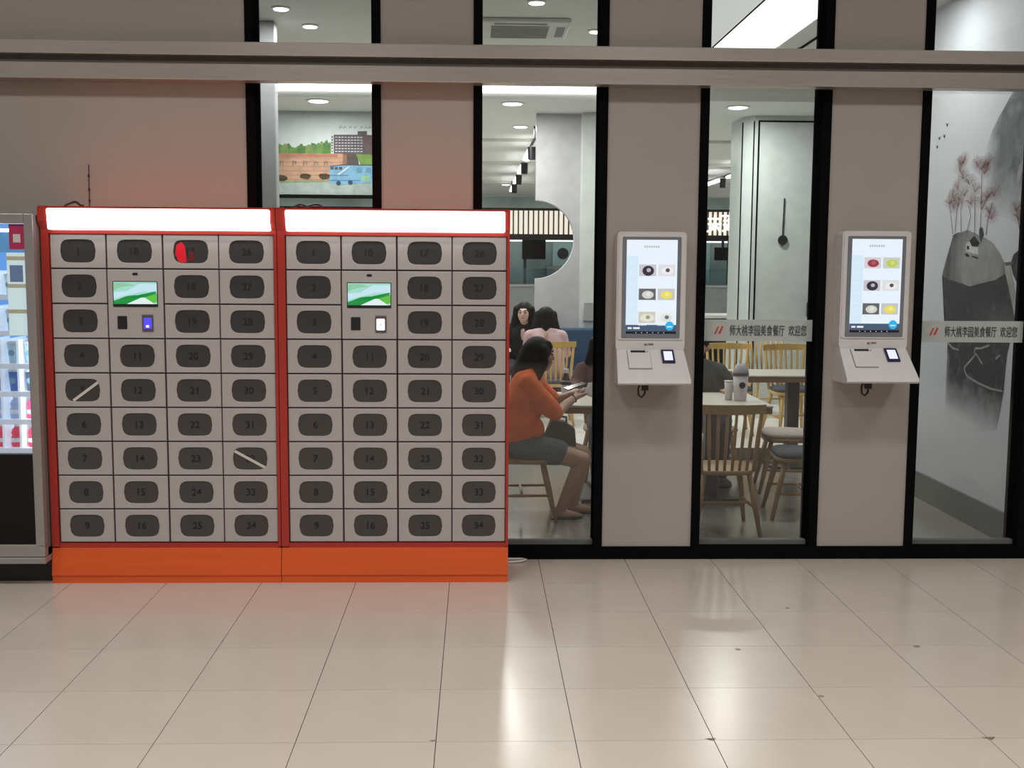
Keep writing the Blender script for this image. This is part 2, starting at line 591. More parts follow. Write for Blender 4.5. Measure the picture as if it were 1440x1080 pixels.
# left grey column
tag(obj('column_left', MB().rbox(-2.15, -1.548, 2.5, 2.62, 0.0, 3.52, 0.01), mat('grey_column', (0.40, 0.42, 0.44), 0.5)), 'plain grey column left of the painted bus', 'column', kind='structure')
# partition with semicircular notch
pt = [(0.652, 0.1), (1.15, 0.1), (1.15, Z_SOF), (0.652, Z_SOF)]
R0, CZ0 = 0.437, 1.96
for k in range(0, 25):
    a = PI / 2 - PI * k / 24
    pt.append((0.652 + R0 * math.cos(a), CZ0 + R0 * math.sin(a)))
tag(obj('wall_partition', MB().prism(pt, 'y', Y_COL, Y_COL + 0.14), mat('partition_grey', (0.50, 0.50, 0.52), 0.55)), 'grey partition wall with a half-round cut-out', 'wall', kind='structure')
tag(obj('column_white', MB().rbox(1.15, 1.95, Y_COL - 0.12, Y_COL + 0.5, 0.1, Z_SOF, 0.01), mat('column_pale', (0.62, 0.66, 0.65), 0.5)), 'pale column beside the half-round cut-out', 'column', kind='structure')
# panelled column in the third window
pc = thing('column_panelled', 'pale panelled column with black inlay lines', 'column', (3.4, Y_COL + 0.3, 0.1), kind='structure')
poly = [(2.99, Y_COL + 0.7), (2.99, Y_COL + 0.16), (3.10, Y_COL), (3.92, Y_COL), (3.92, Y_COL + 0.7)]
obj('shaft', MB().prism(poly, 'z', 0.1, Z_SOF), mat('column_panel', (0.55, 0.60, 0.59), 0.5), pc)
for x0, x1, z0, z1 in ((3.135, 3.153, 0.1, 3.29), (3.80, 3.818, 0.1, 3.29), (3.135, 3.818, 3.28, 3.298)):
    obj('inlay_line', MB().box(x0, x1, Y_COL - 0.006, Y_COL - 0.0002, z0, z1), M_BLACK, pc)
for t0 in (0.06, 0.94):
    px, py = 2.99 + (3.10 - 2.99) * t0, Y_COL + 0.16 - 0.16 * t0
    obj('inlay_line', MB().box(px - 0.008, px + 0.004, py - 0.008, py + 0.004, 0.1, 3.29), M_BLACK, pc)
# bulkhead with painted bus mural
tag(obj('wall_bulkhead', MB().box(-7, -0.25, Y_COL, Y_COL + 0.12, 2.44, Z_SOF), mat('bulkhead', (0.50, 0.55, 0.56), 0.6)), 'bulkhead wall carrying the painted bus', 'wall', kind='structure')
tag(obj('trim_3', MB().box(-7, -0.25, Y_COL - 0.012, Y_COL + 0.13, 2.405, 2.4395), M_BLACK), 'black edge under the painted bulkhead', 'trim', kind='structure')

# ================================================================== LOCKERS
COLS = [0.040, 0.327, 0.6165, 0.9045, 1.1880]
ZR = [0.215 + 0.18055 * k for k in range(10)]      # row edges, bottom to top
YD = -0.46
DW, DH, GAP = 0.287, 0.18055, 0.0035


def door_mesh():
    a, h = DW / 2 - GAP, DH / 2 - GAP
    hole = tv_shape(0.0905, 0.0595, n=32, bulge=0.16, e=0.36)
    n = len(hole)
    outer = []
    for x, z in hole:       # push hole points out on to the rectangle
        s = min(a / abs(x) if abs(x) > 1e-6 else 9e9, h / abs(z) if abs(z) > 1e-6 else 9e9)
        outer.append((x * s, z * s))
    # snap the nearest points to the corners
    for cx, cz in ((a, h), (-a, h), (-a, -h), (a, -h)):
        k = min(range(n), key=lambda i: (outer[i][0] - cx) ** 2 + (outer[i][1] - cz) ** 2)
        outer[k] = (cx, cz)
    ai, hi = a - 0.003, h - 0.003
    inner = [(max(-ai, min(ai, x)), max(-hi, min(hi, z))) for x, z in outer]
    mb = MB()
    rings = [[(x, 0.014, z) for x, z in outer], [(x, 0.003, z) for x, z in outer], [(x, 0.0, z) for x, z in inner],
             [(x * 1.02, 0.0, z * 1.02) for x, z in hole], [(x, 0.002, z) for x, z in hole], [(x, 0.010, z) for x, z in hole]]
    vs = [p for r in rings for p in r]
    fs = []
    for r in range(len(rings) - 1):
        for k in range(n):
            fs.append((r * n + k, r * n + (k + 1) % n, (r + 1) * n + (k + 1) % n, (r + 1) * n + k))
    mb.add(vs, fs)
    return mb.mesh('door')


DOOR = door_mesh()
DOOR.materials.append(M_DOOR)
PANE = MB().prism(tv_shape(0.091, 0.06, n=32, bulge=0.16, e=0.36), 'y', 0.005, 0.010).mesh('window')
PANE.materials.append(M_PANEW)


def flat(pts, y, t=0.0006):
    return MB().prism(pts, 'y', y, y + t)


def locker(x0, label, top_label, reader, tapes, group):
    L = thing('food_locker', label, 'locker', (x0 + 0.603, -0.23, 0), group)
    x1 = x0 + 1.2035
    obj('carcass', MB().box(x0 + 0.003, x1 - 0.003, -0.44, -0.03, 0.04, 1.955), M_RED, L)
    obj('door_recess', MB().box(x0 + 0.03, x1 - 0.012, -0.447, -0.4401, 0.2, 1.86), M_GAP, L)
    for a, b in ((x0, x0 + 0.039), (x1 - 0.0145, x1)):
        prof = [(-0.47, 0.195), (-0.47, 1.86), (-0.505, 1.90), (-0.505, 1.965), (-0.49, 1.978), (-0.028, 1.978), (-0.028, 0.195)]
        obj('side_frame', MB().prism(prof, 'x', a, b), M_RED, L)
    obj('head_frame', MB().prism([(-0.468, 1.838), (-0.468, 1.862), (-0.502, 1.90), (-0.502, 1.966), (-0.488, 1.976), (-0.44, 1.976), (-0.44, 1.838)], 'x', x0 + 0.039, x1 - 0.0145), M_RED, L)
    obj('bottom_frame', MB().box(x0 + 0.039, x1 - 0.0145, -0.465, -0.44, 0.185, 0.213), M_RED, L)
    # light box and an added unseen red panel glowing up to tint the wall
    bx0, bx1 = x0 + 0.05, x1 - 0.026
    tri = [(bx0 + 0.01, 1.857), (bx1 - 0.006, 1.857), (bx1, 1.862)] + [(bx1, 1.958), (bx1 - 0.006, 1.965), (bx0 + 0.006, 1.965), (bx0, 1.958), (bx0 + 0.005, 1.862)]
    obj('light_box', MB().prism(tri, 'y', -0.516, -0.47), M_LIGHT, L, label='blank glowing white light box')
    obj('added_wall_tint_panel', MB().box(x0 + 0.05, x1 - 0.03, -0.42, -0.10, 1.956, 1.972), emit('wall_tint_glow', (1.0, 0.25, 0.12), 1.3), L, label='added red glow panel tinting the wall above')
    # plinth
    prof = [(-0.45, 0.188), (-0.466, 0.188), (-0.486, 0.045), (-0.478, 0.034), (-0.478, 0.0), (-0.05, 0.0), (-0.05, 0.188)]
    obj('plinth', MB().prism(prof, 'x', x0, x1), M_ORANGE, L, label='bright orange flared plinth')
    # doors
    num = 1
    for c in range(4):
        cx = x0 + (COLS[c] + COLS[c + 1]) / 2
        for r in range(9):
            if c == 1 and r in (1, 2):
                continue
            cz = (ZR[9 - r] + ZR[8 - r]) / 2
            d = obj('door', DOOR, None, L, loc=(cx, YD, cz))
            obj('window', PANE, None, d, loc=(cx, YD, cz))
            obj('number', text_mesh(str(num), 0.052, 0.0012), M_NUM, d, loc=(cx, YD + 0.0045, cz))
            if num == 17 and reader == 'blue':  # red reflection in the pane, painted on as two flat patches
                obj('red_reflection', flat([(cx - 0.080, cz - 0.012), (cx - 0.072, cz + 0.034), (cx - 0.048, cz + 0.050), (cx - 0.030, cz + 0.030), (cx - 0.022, cz - 0.054), (cx - 0.040, cz - 0.056), (cx - 0.062, cz - 0.054)], YD + 0.0035), mat('reflection_red', (0.85, 0.008, 0.03), 0.4), d, label='bright red reflection painted on the window')
                obj('red_reflection', flat([(cx - 0.012, cz - 0.050), (cx - 0.006, cz - 0.010), (cx + 0.010, cz + 0.004), (cx + 0.016, cz - 0.048)], YD + 0.0035), mat('reflection_dark_red', (0.20, 0.01, 0.015), 0.4), d)
            if num in tapes:
                p, q = tapes[num]
                dx, dz = q[0] - p[0], q[1] - p[1]
                ln = math.hypot(dx, dz)
                nx, nz = -dz / ln * 0.007, dx / ln * 0.007
                obj('tape_strip', flat([(cx + p[0] - nx, cz + p[1] - nz), (cx + q[0] - nx, cz + q[1] - nz), (cx + q[0] + nx, cz + q[1] + nz), (cx + p[0] + nx, cz + p[1] + nz)], YD + 0.0035), M_TAPE, d, label='pale strip of tape across the window')
            num += 1
    # control panel
    a, b = x0 + COLS[1] + GAP, x0 + COLS[2] - GAP
    z0, z1 = ZR[6] + GAP, ZR[8] - GAP
    cpl = obj('control_panel', MB().rbox(a, b, YD, YD + 0.014, z0, z1, 0.002, 1), M_DOOR, L, label='touch screen panel among the doors')
    obj('camera_slot', flat(rrect(a + 0.128, a + 0.156, 1.626, 1.640, 0.006), YD - 0.001, 0.002), M_DARK, cpl)
    sx0, sx1, sz0, sz1 = a + 0.030, a + 0.252, 1.467, 1.592
    obj('screen_bezel', flat(rrect(sx0 - 0.004, sx1 + 0.004, sz0 - 0.004, sz1 + 0.004, 0.004), YD - 0.002, 0.003), M_DARK, cpl)
    sw, sh = sx1 - sx0, sz1 - sz0
    def S(pts, y):
        return flat([(sx0 + u * sw, sz0 + v * sh) for u, v in pts], y, 0.0004)
    obj('screen', S([(0, .09), (1, .09), (1, 1), (0, 1)], YD - 0.0028), emit('scr_sky', (0.36, 0.70, 0.62), 0.8), cpl, label='bright screen with a green hill picture')
    obj('picture_cloud', S([(0, .30), (.3, .45), (.65, .60), (1, .62), (1, .92), (.6, .93), (.3, .62), (0, .58)], YD - 0.0032), emit('scr_cloud', (0.55, 0.80, 0.88), 0.8), cpl)
    obj('picture_leaf', S([(0, .66), (.2, .80), (.5, .86), (.3, .97), (0, .97)], YD - 0.0034), emit('scr_mint', (0.30, 0.66, 0.42), 0.7), cpl)
    obj('picture_hill', S([(0, .09), (.45, .09), (.75, .45), (.98, .62), (.98, .40), (.7, .42), (.5, .46), (.3, .42), (.1, .28), (0, .22)], YD - 0.0037), emit('scr_green', (0.02, 0.36, 0.07), 0.6), cpl)
    obj('picture_field', S([(.70, .36), (1, .52), (1, .18), (.9, .13)], YD - 0.0041), emit('scr_lime', (0.13, 0.58, 0.07), 0.7), cpl)
    obj('picture_road', S([(.30, .09), (.95, .09), (.72, .36), (.64, .36)], YD - 0.0045), emit('scr_pale', (0.72, 0.84, 0.86), 0.85), cpl)
    obj('scanner_window', flat(rrect(a + 0.045, a + 0.095, 1.347, 1.416, 0.004), YD - 0.001, 0.002), M_DARK, cpl, label='black scanner window')
    rd = obj('card_reader', MB().rbox(a + 0.172, a + 0.23, YD - 0.006, YD + 0.001, 1.336, 1.424, 0.003), mat('reader_grey', (0.10, 0.09, 0.09), 0.4), cpl)
    if reader == 'blue':
        obj('reader_display', flat(rrect(a + 0.181, a + 0.223, 1.35, 1.408, 0.004), YD - 0.008), emit('reader_blue', (0.10, 0.07, 0.85), 0.9), rd, label='glowing blue display')
        obj('reader_dot', flat(rrect(a + 0.193, a + 0.209, 1.357, 1.369, 0.004), YD - 0.009), emit('reader_dot_white', (0.75, 0.9, 1), 1.5), rd)
    else:
        obj('reader_display', flat(rrect(a + 0.179, a + 0.222, 1.348, 1.408, 0.005), YD - 0.008), emit('reader_white', (0.95, 0.96, 1.0), 1.3), rd, label='glowing white display')
        obj('reader_dot', flat(rrect(a + 0.197, a + 0.203, 1.374, 1.380, 0.002), YD - 0.009), M_SILVER, rd)
    return L


l1 = locker(-2.2415, 'orange and grey food locker with blue card reader, beside the vending machine', '', 'blue',
            {5: ((-0.05, -0.055), (0.085, 0.045)), 32: ((-0.085, 0.042), (0.08, -0.05))}, 'numbered food lockers')
l2 = locker(-1.0345, 'orange and grey food locker with white card reader, beside the girl in orange', '', 'white', {}, 'numbered food lockers')
# cables lying on the lockers and the floor
tag(obj('black_cable', MB().tube([(-2.16 + 0.11 * t, -0.34 + 0.03 * math.sin(t * 5), 1.984 + 0.022 * math.sin(PI * min(1, t * 1.2))) for t in [k / 10 for k in range(11)]], 0.006, 8), M_DARK, smooth=True),
    'short black cable humped on top of the left locker', 'cable')
tag(obj('crumpled_cord', MB().tube([(-0.98 + 0.16 * t, -0.32 + 0.04 * math.sin(t * 9), 1.985 + 0.018 * abs(math.sin(t * 6))) for t in [k / 14 for k in range(15)]], 0.006, 8), M_DARK, smooth=True),
    'black cord lying on top of the right locker', 'cable')
tag(obj('white_cable', MB().tube([(0.14, -0.03, 0.008), (0.21, -0.028, 0.008), (0.262, -0.035, 0.01), (0.285, -0.06, 0.012), (0.262, -0.088, 0.012), (0.20, -0.098, 0.008), (0.15, -0.102, 0.007)], 0.0065, 8), mat('cable_white', (0.75, 0.74, 0.72), 0.4), smooth=True),
    'white cable looping out on the floor beside the right locker', 'cable')
wc = thing('hanging_cord', 'thin dark knotted cord on the wall above the left locker', 'cord', (-2.14, -0.006, 2.0))
obj('cord', MB().tube([(-2.14, -0.004, 2.225), (-2.142, -0.004, 2.11), (-2.143, -0.004, 1.975)], 0.0025, 6), mat('cord_dark', (0.05, 0.035, 0.03), 0.7), wc)
for z in (2.165, 2.09, 2.03):
    obj('knot', MB().ell((-2.1415, -0.006, z), (0.006, 0.005, 0.009), 8, 6), MATS['cord_dark'], wc)

# ================================================================== VENDING MACHINE
vm = thing('vending_machine', 'silver-framed drinks vending machine with lit window, at the left edge', 'vending machine', (-2.7, -0.3, 0))
VX1, VX0, VF = -2.249, -3.25, -0.55
obj('cabinet', MB().box(VX0, VX1 - 0.012, -0.10, -0.03, 0.12, 1.93).box(VX0, VX1, -0.5, -0.03, 1.9, 1.93).box(VX0, VX0 + 0.03, -0.5, -0.03, 0.12, 1.9).box(VX1 - 0.02, VX1, -0.5, -0.03, 0.12, 1.9).box(VX0, VX1, -0.5, -0.03, 0.12, 0.2), mat('vending_body', (0.19, 0.16, 0.14), 0.5), vm)
obj('back_panel', MB().box(VX0 + 0.03, VX1 - 0.02, -0.14, -0.101, 0.7, 1.9), emit('vend_back', (0.16, 0.40, 0.85), 0.75), vm, label='blue lit inside of the machine')
obj('frame_stile', MB().rbox(VX1 - 0.046, VX1, VF, -0.5, 0.215, 1.935, 0.004), M_SILVER, vm)
obj('frame_stile', MB().rbox(VX0, VX0 + 0.046, VF, -0.5, 0.215, 1.935, 0.004), M_SILVER, vm)
obj('frame_rail', MB().rbox(VX0 + 0.046, VX1 - 0.046, VF, -0.5, 1.885, 1.935, 0.004), M_SILVER, vm)
obj('frame_rail', MB().rbox(VX0, VX1, VF, -0.5, 0.16, 0.225, 0.004), M_SILVER, vm)
obj('kick_ledge', MB().rbox(VX0, VX1 + 0.004, VF - 0.006, -0.42, 0.125, 0.158, 0.004), M_SILVER, vm)
obj('base', MB().box(VX0 + 0.02, VX1 - 0.012, -0.43, -0.03, 0.0, 0.123), M_DARK, vm)
obj('lower_panel', MB().box(VX0 + 0.046, VX1 - 0.046, -0.535, -0.51, 0.225, 0.70), M_GLASSBLK, vm, label='black lower door panel')
obj('glass_door', MB().box(VX0 + 0.046, VX1 - 0.046, -0.532, -0.526, 0.70, 1.885), glass_mat('vend_glass', (0.93, 0.95, 0.97)), vm)
obj('light_strip', MB().box(VX1 - 0.052, VX1 - 0.046, -0.50, -0.47, 0.72, 1.87), emit('vend_tube', (0.80, 0.92, 1.0), 9.0), vm)
obj('light_strip', MB().box(VX0 + 0.05, VX1 - 0.06, -0.50, -0.46, 1.845, 1.86), MATS['vend_tube'], vm)
obj('display_header', MB().box(VX0 + 0.05, VX1 - 0.055, -0.515, -0.505, 1.74, 1.84), emit('vend_header', (0.16, 0.42, 0.72), 0.6), vm, label='blue strip at the top of the window')
stk = obj('red_sticker', MB().box(-2.375, -2.300, -0.5345, -0.5328, 1.755, 1.882), mat('sticker_red', (0.42, 0.03, 0.10), 0.4), vm, label='red square sticker on the glass')
obj('sticker_square', MB().box(-2.355, -2.318, -0.5352, -0.5346, 1.79, 1.832), mat('sticker_grey', (0.6, 0.55, 0.55), 0.5), stk)
pst = obj('notice_sheet', MB().box(-2.392, -2.300, -0.5335, -0.5325, 1.318, 1.738), film_mat('sheet_pale', (0.62, 0.78, 0.82), 0.85, emis=0.28), vm, label='pale translucent notice sheet on the glass')
obj('blue_block', MB().box(-2.378, -2.312, -0.5342, -0.5336, 1.59, 1.675), mat('sheet_blue', (0.15, 0.24, 0.45), 0.5), pst)
for z in (1.70, 1.56, 1.43):
    obj('yellow_band', MB().box(-2.392, -2.300, -0.5342, -0.5336, z, z + 0.02), mat('sheet_yellow', (0.52, 0.52, 0.40), 0.5), pst)
SHELF_Z = [0.725, 0.875, 1.020, 1.165, 1.335, 1.52]
for z in SHELF_Z:
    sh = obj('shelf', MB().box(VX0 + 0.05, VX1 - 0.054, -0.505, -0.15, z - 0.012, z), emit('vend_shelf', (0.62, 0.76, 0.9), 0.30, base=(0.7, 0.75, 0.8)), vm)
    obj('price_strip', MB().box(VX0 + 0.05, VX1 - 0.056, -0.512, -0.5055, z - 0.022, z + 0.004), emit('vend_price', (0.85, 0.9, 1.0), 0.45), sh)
KINDS = [('drink_pouch', (0.80, 0.03, 0.09), 'red'), ('drink_pouch', (0.35, 0.42, 0.62), 'grey blue'), ('blue_cup', (0.10, 0.20, 0.52), 'blue'), ('white_cup', (0.55, 0.72, 0.78), 'white'), ('white_cup', (0.62, 0.75, 0.78), 'white'), ('white_cup', (0.7, 0.8, 0.8), 'white')]
SHN = ['bottom', 'second lowest', 'third lowest', 'fourth lowest', 'fifth lowest', 'top']
for si, z in enumerate(SHELF_Z):
    for k in range(3):
        cx = -2.345 - 0.088 * k
        if si >= 4 and k == 0:
            pass
        nm, colr, cn = KINDS[si]
        if si == 1 and k == 0:
            colr, cn = (0.85, 0.08, 0.22), 'pink red'
        if si == 2 and k == 0:
            colr, cn = (0.12, 0.13, 0.22), 'dark'
        pos = ['nearest the right frame', 'second from the right frame', 'third from the right frame'][k]
        if si < 2:
            d = thing('drink_bottle', '%s drink bottle on the %s vending shelf, %s' % (cn, SHN[si], pos), 'bottle', (cx + 0.012, -0.42, z), 'drinks in the vending machine')
            obj('bottle', MB().lathe([(0.026, 0), (0.029, 0.008), (0.029, 0.05), (0.024, 0.062), (0.029, 0.072), (0.022, 0.092), (0.012, 0.102), (0.012, 0.105)], cx + 0.012, -0.42, z + 0.0005, 14), emit('drink_%d_%d' % (si, k), colr, 0.12, base=colr), d, smooth=True)
            obj('cap', MB().lathe([(0.0135, 0), (0.0135, 0.012)], cx + 0.012, -0.42, z + 0.1058, 12), M_WHITE, d)
            obj('label_band', MB().lathe([(0.0296, 0.0), (0.0296, 0.022)], cx + 0.012, -0.42, z + 0.025, 14), mat('drink_label', (0.8, 0.78, 0.76), 0.5), d)
        else:
            d = thing('drink_cup', '%s drink cup on the %s vending shelf, %s' % (cn, SHN[si], pos), 'cup', (cx + 0.012, -0.42, z), 'drinks in the vending machine')
            obj('cup', MB().lathe([(0.022, 0), (0.030, 0.10)], cx + 0.012, -0.42, z + 0.0005, 14), mat('cup_%d_%d' % (si, k), colr, 0.4), d, smooth=True)
            obj('lid', MB().lathe([(0.032, 0), (0.032, 0.008), (0.026, 0.014)], cx + 0.012, -0.42, z + 0.1008, 14), M_WHITE, d)
            obj('label_disc', MB().lathe([(0.016, 0), (0.016, 0.003)], cx + 0.012, -0.452, z + 0.055, 14, axis='y'), mat('cup_print', (0.25, 0.42, 0.55), 0.5), d)
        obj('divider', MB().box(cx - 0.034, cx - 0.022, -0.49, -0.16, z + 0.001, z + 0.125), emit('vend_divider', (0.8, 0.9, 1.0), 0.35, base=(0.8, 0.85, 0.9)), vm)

# ================================================================== ORDER KIOSKS
def kiosk(cx, dz, label, rows):
    K = thing('order_kiosk', label, 'kiosk', (cx, -0.05, 1.03 + dz), 'wall-mounted order kiosks')
    z0, z1 = 1.277 + dz, 1.878 + dz
    a, b = cx - 0.193, cx + 0.193
    obj('housing', MB().prism(rrect(a, b, z0 - 0.055, z1, 0.022), 'y', -0.118, -0.0005), M_WHITE, K)
    obj('head_lip', MB().prism(rrect(a + 0.008, b - 0.008, z0 + 0.004, z1 - 0.008, 0.018), 'y', -0.124, -0.1182), M_WHITE, K)
    sx0, sx1, sz0, sz1 = cx - 0.152, cx + 0.150, z0 + 0.026, z1 - 0.038
    obj('bezel', flat(rrect(sx0 - 0.012, sx1 + 0.012, sz0 - 0.012, sz1 + 0.010, 0.006), -0.1275, 0.0036), mat('bezel_grey', (0.20, 0.22, 0.25), 0.25), K)
    lx0, lx1, lz0, lz1 = sx0 + 0.011, sx1 - 0.009, sz0 + 0.012, sz1 - 0.006
    lw, lh = lx1 - lx0, lz1 - lz0
    scr = obj('screen', flat([(lx0, lz0), (lx1, lz0), (lx1, lz1), (lx0, lz1)], -0.1282), emit('kiosk_screen', (0.80, 0.89, 1.0), 0.84), K, label='bright white menu screen')
    def R(u0, u1, v0, v1, lay):
        y = -0.1282 - 0.0006 * lay
        return flat([(lx0 + u0 * lw, lz1 - v1 * lh), (lx0 + u1 * lw, lz1 - v1 * lh), (lx0 + u1 * lw, lz1 - v0 * lh), (lx0 + u0 * lw, lz1 - v0 * lh)], y, 0.0004)
    def E_(u, v, ru, rv, lay, n=18):
        y = -0.1282 - 0.0006 * lay
        return flat([(lx0 + (u + ru * math.cos(2 * PI * k / n)) * lw, lz1 - (v + rv * math.sin(2 * PI * k / n)) * lh) for k in range(n)], y, 0.0004)
    gr = emit('ui_grey', (0.50, 0.58, 0.64), 0.75)
    lg = emit('ui_pale', (0.66, 0.80, 0.88), 0.95)
    obj('side_menu', R(0, 0.23, 0.17, 0.90, 1), emit('ui_side', (0.68, 0.84, 0.97), 0.82), scr)
    t = MB()
    for k in range(7):
        u = 0.34 + 0.045 * k
        R_ = R(u, u + 0.032, 0.062, 0.084, 1)
        t.add(R_.v, R_.f)
    obj('title_mark', t, gr, scr)
    t = MB()
    for k in range(6):
        R_ = R(0.07, 0.17, 0.24 + 0.11 * k, 0.252 + 0.11 * k, 2)
        t.add(R_.v, R_.f)
    obj('menu_mark', t, lg, scr)
    foods = {
        'dark': ((0.55, 0.56, 0.6), (0.04, 0.03, 0.05), (0.45, 0.45, 0.5)), 'white': ((0.72, 0.72, 0.74), (0.82, 0.82, 0.84), (0.10, 0.08, 0.08)),
        'soup': ((0.12, 0.13, 0.14), (0.62, 0.64, 0.58), (0.75, 0.75, 0.70)), 'yellow': ((0.55, 0.56, 0.56), (0.78, 0.72, 0.12), (0.88, 0.80, 0.30)),
        'cream': ((0.60, 0.58, 0.48), (0.74, 0.74, 0.66), (0.30, 0.34, 0.18)), 'pale': ((0.80, 0.84, 0.84), (0.70, 0.74, 0.74), (0.15, 0.16, 0.16)),
        'berry': ((0.66, 0.62, 0.64), (0.30, 0.05, 0.08), (0.45, 0.10, 0.12)), 'lime': ((0.56, 0.62, 0.56), (0.52, 0.60, 0.10), (0.62, 0.70, 0.22))}
    for ri, (v0, v1, pair) in enumerate(rows):
        for ci, fd in enumerate(pair):
            u0 = 0.25 + 0.375 * ci
            u1 = u0 + 0.335
            bg, dish, top = foods[fd]
            ph = obj('dish_photo', R(u0, u1, v0, v1, 1), emit('food_bg_' + fd, bg, 0.85), scr)
            um, vm_ = (u0 + u1) / 2, (v0 + v1) / 2
            rv = (v1 - v0) * 0.44
            obj('dish', E_(um + 0.01, vm_ + (v1 - v0) * 0.04, 0.115 if fd != 'cream' else 0.14, rv * (1.0 if fd == 'dark' else 0.8), 2), emit('food_dish_' + fd, dish, 0.85), ph)
            obj('food', E_(um + 0.02, vm_ - (v1 - v0) * 0.02, 0.045, rv * 0.42, 3, 7), emit('food_top_' + fd, top, 0.85), ph)
            obj('caption_mark', R(u0, u0 + 0.16, v1 + 0.018, v1 + 0.028, 1), lg, scr)
    obj('order_bar', R(0, 1, 0.905, 0.975, 1), emit('ui_bar', (0.07, 0.12, 0.20), 0.7), scr)
    obj('price_mark', R(0.04, 0.12, 0.93, 0.95, 2), emit('ui_white', (0.8, 0.85, 0.9), 0.8), scr)
    obj('price_mark', R(0.15, 0.28, 0.93, 0.95, 2), MATS['ui_white'], scr)
    obj('navigation_bar', R(0, 1, 0.975, 1.0, 1), emit('ui_black', (0.01, 0.01, 0.02), 0.5), scr)
    t = MB()
    for k in range(6):
        R_ = R(0.2 + 0.11 * k, 0.215 + 0.11 * k, 0.984, 0.992, 2)
        t.add(R_.v, R_.f)
    obj('navigation_mark', t, MATS['ui_white'], scr)
    obj('order_button', E_(0.87, 0.915, 0.085, 0.048, 3, 24), emit('ui_blue', (0.02, 0.45, 0.85), 0.85), scr, label='round blue button')
    obj('button_mark', R(0.82, 0.92, 0.918, 0.930, 4), MATS['ui_white'], scr)
    # sloped shelf
    sa, sb = cx - 0.188, cx + 0.188
    prof = [(-0.10, 1.236 + dz), (-0.118, 1.224 + dz), (-0.300, 1.072 + dz), (-0.305, 1.055 + dz), (-0.292, 1.045 + dz), (-0.0005, 1.03 + dz), (-0.0005, 1.236 + dz)]
    n = len(prof)
    vs, fs = [], []
    for sgn, x in ((-1, sa), (1, sb)):
        for y, z in prof:
            xx = x + (0.012 * sgn if y < -0.25 else 0)
            vs.append((xx, y, z))
    fs = [tuple(range(n)), tuple(range(2 * n - 1, n - 1, -1))] + [(i, i + n, (i + 1) % n + n, (i + 1) % n) for i in range(n)]
    shelf = obj('sloped_shelf', MB().add(vs, fs), M_WHITE, K)
    A = Vector((0, -0.118, 1.224 + dz))
    B = Vector((0, -0.300, 1.072 + dz))
    d = (B - A).normalized()
    nn = Vector((0, d.z, -d.y))
    if nn.y > 0:
        nn = -nn
    def SP(u0, u1, t0, t1, lift, th=0.002):
        vs = []
        for l in (lift, lift + th):
            for u, t in ((u0, t0), (u1, t0), (u1, t1), (u0, t1)):
                p = A + d * t + nn * l
                vs.append((cx + u, p.y, p.z))
        return MB().add(vs, [(0, 1, 2, 3), (7, 6, 5, 4), (0, 4, 5, 1), (1, 5, 6, 2), (2, 6, 7, 3), (3, 7, 4, 0)])
    L_ = (B - A).length
    pr = obj('receipt_printer', SP(-0.130, -0.006, 0.008, 0.150, 0.0005, 0.008), M_WHITE, shelf, label='white receipt printer flap')
    obj('printer_shadow_line', SP(-0.133, -0.003, 0.005, 0.154, 0.0002, 0.0006), mat('shadow_line_grey', (0.2, 0.19, 0.18), 0.6), shelf)  # shadow line round the flap, painted as a thin dark sheet
    obj('paper_slot', SP(-0.112, -0.030, 0.014, 0.03, 0.0087, 0.001), M_DARK, pr)
    obj('printer_light', SP(-0.023, -0.017, 0.02, 0.027, 0.0087, 0.001), M_DARK, pr)
    rd = obj('card_reader', SP(0.058, 0.128, 0.008, 0.108, 0.0005, 0.010), mat('reader_navy', (0.02, 0.02, 0.07), 0.3), shelf)
    obj('reader_display', SP(0.070, 0.118, 0.022, 0.092, 0.0108, 0.0008), emit('reader_lilac', (0.74, 0.76, 1.0), 1.0), rd)
    mk = MB().box(cx - 0.034, cx - 0.018, -0.1205, -0.1182, 1.248 + dz, 1.259 + dz).box(cx - 0.012, cx + 0.018, -0.1205, -0.1182, 1.251 + dz, 1.260 + dz)
    obj('maker_mark', mk, mat('mark_grey', (0.2, 0.18, 0.17), 0.5), K)
    # scanner lead hanging under the shelf
    lead = MB().tube([(cx - 0.055, -0.15, 1.045 + dz), (cx - 0.068, -0.155, 1.01 + dz), (cx - 0.066, -0.158, 0.975 + dz), (cx - 0.048, -0.158, 0.962 + dz), (cx - 0.032, -0.156, 0.98 + dz), (cx - 0.028, -0.152, 1.015 + dz)], 0.0055, 8)
    obj('scanner_lead', lead, M_DARK, K, smooth=True, label='black looped cable under the shelf')
    obj('plug', MB().rbox(cx - 0.05, cx - 0.012, -0.17, -0.14, 1.0 + dz, 1.043 + dz, 0.005), M_DARK, K)
    return K


k1 = kiosk(0.966, 0.0, 'white order kiosk on the pier between the girl and the welcome strip window', [(0.262, 0.385, ('dark', 'white')), (0.518, 0.638, ('soup', 'yellow')), (0.765, 0.885, ('cream', 'pale'))])
k2 = kiosk(2.222, 0.013, 'white order kiosk on the right pier beside the ink landscape window', [(0.195, 0.312, ('berry', 'lime')), (0.438, 0.552, ('dark', 'white')), (0.686, 0.806, ('soup', 'yellow'))])

